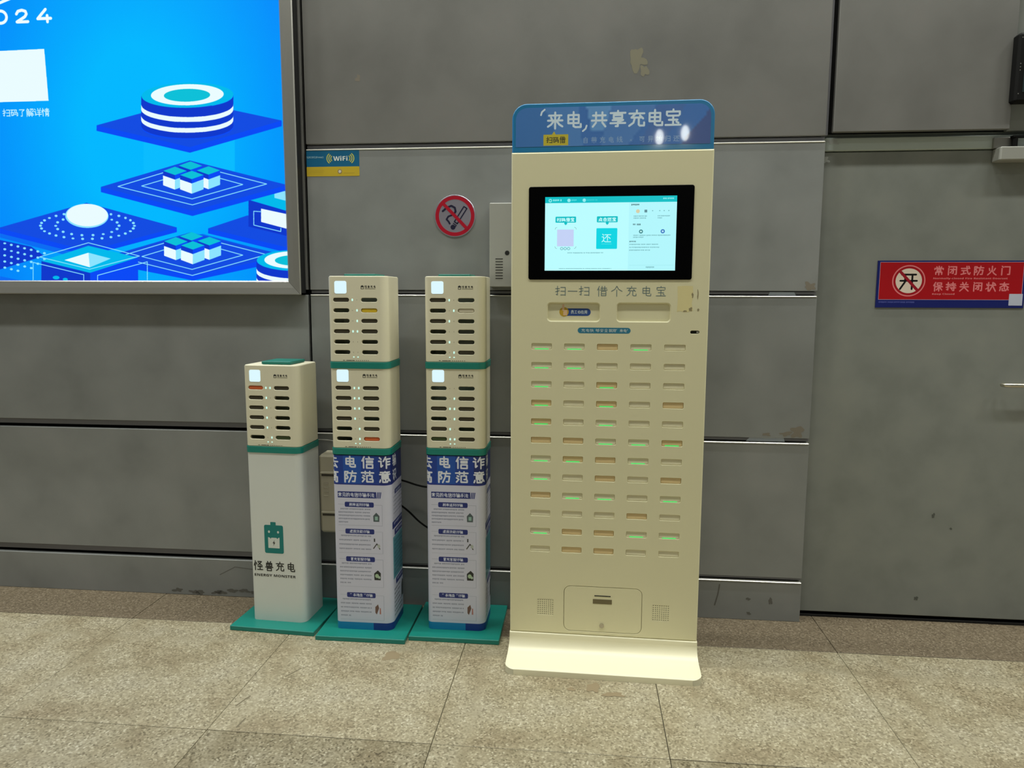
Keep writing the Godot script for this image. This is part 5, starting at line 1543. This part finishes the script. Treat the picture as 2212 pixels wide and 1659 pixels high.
	for i in 7: pc.lines(s0 + 0.004, s0 + (0.09 if i < 4 else 0.12), Y.call(0.186 - i * 0.0185), 0.0075, rgb(58, 62, 74), rng)
	pc.poly(PackedVector2Array([Vector2(s0 + 0.115, Y.call(0.11)), Vector2(s0 + 0.15, Y.call(0.11)), Vector2(s0 + 0.148, Y.call(0.17)), Vector2(s0 + 0.128, Y.call(0.185)), Vector2(s0 + 0.116, Y.call(0.16))]), rgb(50, 54, 58))
	return pc.tex()

# ---------------------------------------------------------------- things on the wall
func wall_things() -> void:
	# wifi sticker
	var s := thing("wifi_sticker", "blue and yellow wifi sticker on the grey wall beside the advert", "sticker", Vector3(-1.1835, 1.9025, 0.0006))
	var w := 0.2315
	var a := Acc.new()
	a.flat_poly(Pic.rr(0, 0.038, w, 0.1085, 0.003, 3), 0.0)
	obj("blue_field", a, mat(rgb(8, 98, 140), 0.4), s)
	var b := Acc.new()
	b.flat_poly(Pic.rr(0, 0.0, w, 0.0395, 0.003, 3), 0.0002)
	obj("yellow_field", b, mat(rgb(200, 172, 44), 0.4), s)
	var wm := mat(rgb(226, 232, 226), 0.5)
	latin("WiFi", 0.1185, 0.1802, 0.0735, 0.0185, 0.0004, wm, s, "lettering")
	latin("SZCEC(Free)", 0.0017, 0.0745, 0.0785, 0.0072, 0.0004, mat(rgb(150, 190, 204), 0.5), s, "small_lettering")
	var arcs := Acc.new()
	for sd in [-1.0, 1.0]:
		for i in 3:
			var p := PackedVector2Array()
			for j in 9:
				var g := deg_to_rad(-48 + 96.0 * j / 8)
				p.append(Vector2(0.1493 + sd * (0.030 + (0.012 + 0.0085 * i) * cos(g) * 1.0), 0.0735 + (0.012 + 0.0065 * i) * sin(g)))
			arcs.stroke(p, 0.0042, 0.0004)
	obj("radio_waves", arcs, mat(rgb(196, 196, 92), 0.5), s)
	var lo := Acc.new()
	lo.disc(Vector3(0.1458, 0.0192, 0.0005), 0.0095)
	obj("round_mark", lo, mat(rgb(150, 128, 92), 0.5), s)
	var l2 := Acc.new()
	l2.disc(Vector3(0.1458, 0.0192, 0.0008), 0.006)
	obj("round_mark_centre", l2, mat(rgb(214, 206, 190), 0.5), s)
	var l3 := Acc.new()
	for i in 14: l3.flat_poly(Pic.rr(0.0105 + i * 0.0034 + 0.1528, 0.0118, 0.0105 + i * 0.0034 + 0.1552, 0.0134, 0.0, 2), 0.0005)
	for i in 24: l3.flat_poly(Pic.rr(0.0135 + i * 0.0026, 0.0085 + (0.013 if i % 2 else 0.006), 0.0152 + i * 0.0026, 0.0112 + (0.013 if i % 2 else 0.006), 0.0, 2), 0.0005)
	obj("tiny_print", l3, mat(rgb(168, 142, 52), 0.5), s)
	# no smoking disc
	var n := thing("no_smoking_sign", "round red no-smoking disc of polished metal on the grey wall", "sign", Vector3(-0.5417, 1.732, 0.0))
	var rr := 0.0875
	var dk := Acc.new()
	var circle := PackedVector2Array()
	for i in 64: circle.append(Vector2(cos(TAU * i / 64), sin(TAU * i / 64)) * rr)
	dk.prism(circle, 0.0, 0.004, 0.001, true)
	obj("metal_disc", dk, mat(rgb(196, 190, 206), 0.28, 0.8), n)
	var red := mat(rgb(170, 14, 40), 0.3)
	var rg := Acc.new()
	for i in 64:
		var c0 := Vector2(cos(TAU * i / 64), sin(TAU * i / 64))
		var c1 := Vector2(cos(TAU * (i + 1) / 64), sin(TAU * (i + 1) / 64))
		rg.quad(rg.f3(c0 * 0.0835, 0.0044), rg.f3(c1 * 0.0835, 0.0044), rg.f3(c1 * 0.0685, 0.0044), rg.f3(c0 * 0.0685, 0.0044), Vector3.BACK)
	rg.stroke(PackedVector2Array([Vector2(-0.050, 0.0515), Vector2(0.050, -0.0515)]), 0.0135, 0.0049)
	obj("red_ring", rg, red, n)
	var ci := Acc.new()
	var dir := Vector2(0.047, 0.038) - Vector2(-0.0095, -0.048)
	var q := dir.normalized()
	var sdv := q.orthogonal() * 0.0075
	var c0 := Vector2(-0.0085, -0.0465)
	var c1 := Vector2(0.045, 0.0345)
	ci.stroke(PackedVector2Array([c0 + q * 0.022 + sdv, c1 + sdv, c1 - sdv, c0 + q * 0.022 - sdv, c0 + q * 0.022 + sdv]), 0.0052, 0.0045)
	ci.disc(Vector3(c0.x, c0.y, 0.0045), 0.0105)
	ci.stroke(PackedVector2Array([c0 + q * 0.006 + sdv, c0 + q * 0.014 + sdv, c0 + q * 0.014 - sdv]), 0.004, 0.0046)
	ci.stroke(PackedVector2Array([Vector2(-0.052, 0.020), Vector2(-0.036, 0.034), Vector2(-0.015, 0.042), Vector2(0.0, 0.034), Vector2(0.003, 0.018), Vector2(-0.006, 0.006)]), 0.0085, 0.0045)
	ci.stroke(PackedVector2Array([Vector2(-0.006, 0.006), Vector2(-0.028, -0.002), Vector2(-0.036, -0.014), Vector2(-0.028, -0.022), Vector2(-0.022, -0.032)]), 0.0075, 0.0045)
	obj("cigarette_mark", ci, mat(rgb(22, 20, 52), 0.4), n)
	# box behind the kiosk
	var k := thing("wall_cabinet", "grey wall cabinet with vent slits, half hidden behind the kiosk", "cabinet", Vector3(-0.389, 1.434, 0.0))
	obj("casing", boxed(Vector3(0.13, 0.1725, 0.025), Vector3(0.26, 0.345, 0.05), 0.003), M.box_grey, k)
	for i in 8: obj("vent_slit", boxed(Vector3(0.041, 0.036 + i * 0.0115, 0.0502), Vector3(0.031, 0.0032, 0.001), 0.0003), M.black, k)
	var kh := Acc.new()
	kh.disc(Vector3(0.0745, 0.141, 0.0506), 0.0095)
	obj("cable_hole", kh, M.black, k)
	# box between the columns
	var e := thing("meter_box", "pale plastic junction box on the wall behind the short and middle columns", "junction box", Vector3(-1.133, 0.360, 0.0))
	obj("body", boxed(Vector3(0.10, 0.175, 0.05), Vector3(0.20, 0.350, 0.10), 0.010), M.ebox, e)
	for y in [0.262, 0.085]:
		obj("hinge_rib", boxed(Vector3(0.09, y + 0.009, 0.103), Vector3(0.165, 0.010, 0.010), 0.003), M.ebox, e)
		obj("hinge_slot", boxed(Vector3(0.09, y - 0.002, 0.1006), Vector3(0.155, 0.011, 0.003), 0.001), mat(rgb(70, 64, 54), 0.6), e)
	for i in 4: obj("moulded_bar", boxed(Vector3(0.032, 0.168 + i * 0.018, 0.1012), Vector3(0.024, 0.006, 0.005), 0.002), M.ebox, e)
	obj("mounting_strip", boxed(Vector3(-0.010, 0.16, 0.02), Vector3(0.022, 0.28, 0.04), 0.003), mat(rgb(170, 166, 160), 0.4), e)
	# leads
	var leads := [["lead_cable", [Vector3(-1.15, 0.775, 0.09), Vector3(-1.11, 0.765, 0.05), Vector3(-1.06, 0.752, 0.03), Vector3(-1.0, 0.745, 0.05), Vector3(-0.97, 0.742, 0.11)], 0.0022, "thin grey lead running from the short column to the middle one"],
		["lead_cable", [Vector3(-0.80, 0.615, 0.107), Vector3(-0.76, 0.592, 0.06), Vector3(-0.71, 0.572, 0.045), Vector3(-0.66, 0.566, 0.05), Vector3(-0.60, 0.58, 0.072)], 0.0042, "upper black cable between the two tall columns"],
		["lead_cable", [Vector3(-0.80, 0.52, 0.107), Vector3(-0.75, 0.46, 0.06), Vector3(-0.70, 0.405, 0.045), Vector3(-0.65, 0.375, 0.05), Vector3(-0.60, 0.368, 0.072)], 0.0042, "lower sagging black cable between the two tall columns"]]
	for l in leads:
		var cv := Curve3D.new()
		var pts: Array = l[1]
		for i in pts.size():
			var d: Vector3 = (pts[mini(i + 1, pts.size() - 1)] - pts[maxi(i - 1, 0)]) / 6.0
			cv.add_point(pts[i], -d, d)
		var path := []
		for i in 25: path.append(cv.sample_baked(cv.get_baked_length() * i / 24.0, true))
		var ta := Acc.new()
		ta.tube(path, l[2], 8)
		var o := obj(l[0], ta, M.rubber if l[2] > 0.003 else M.box_grey)
		tag(o, l[3], "cable", "leads behind the columns")
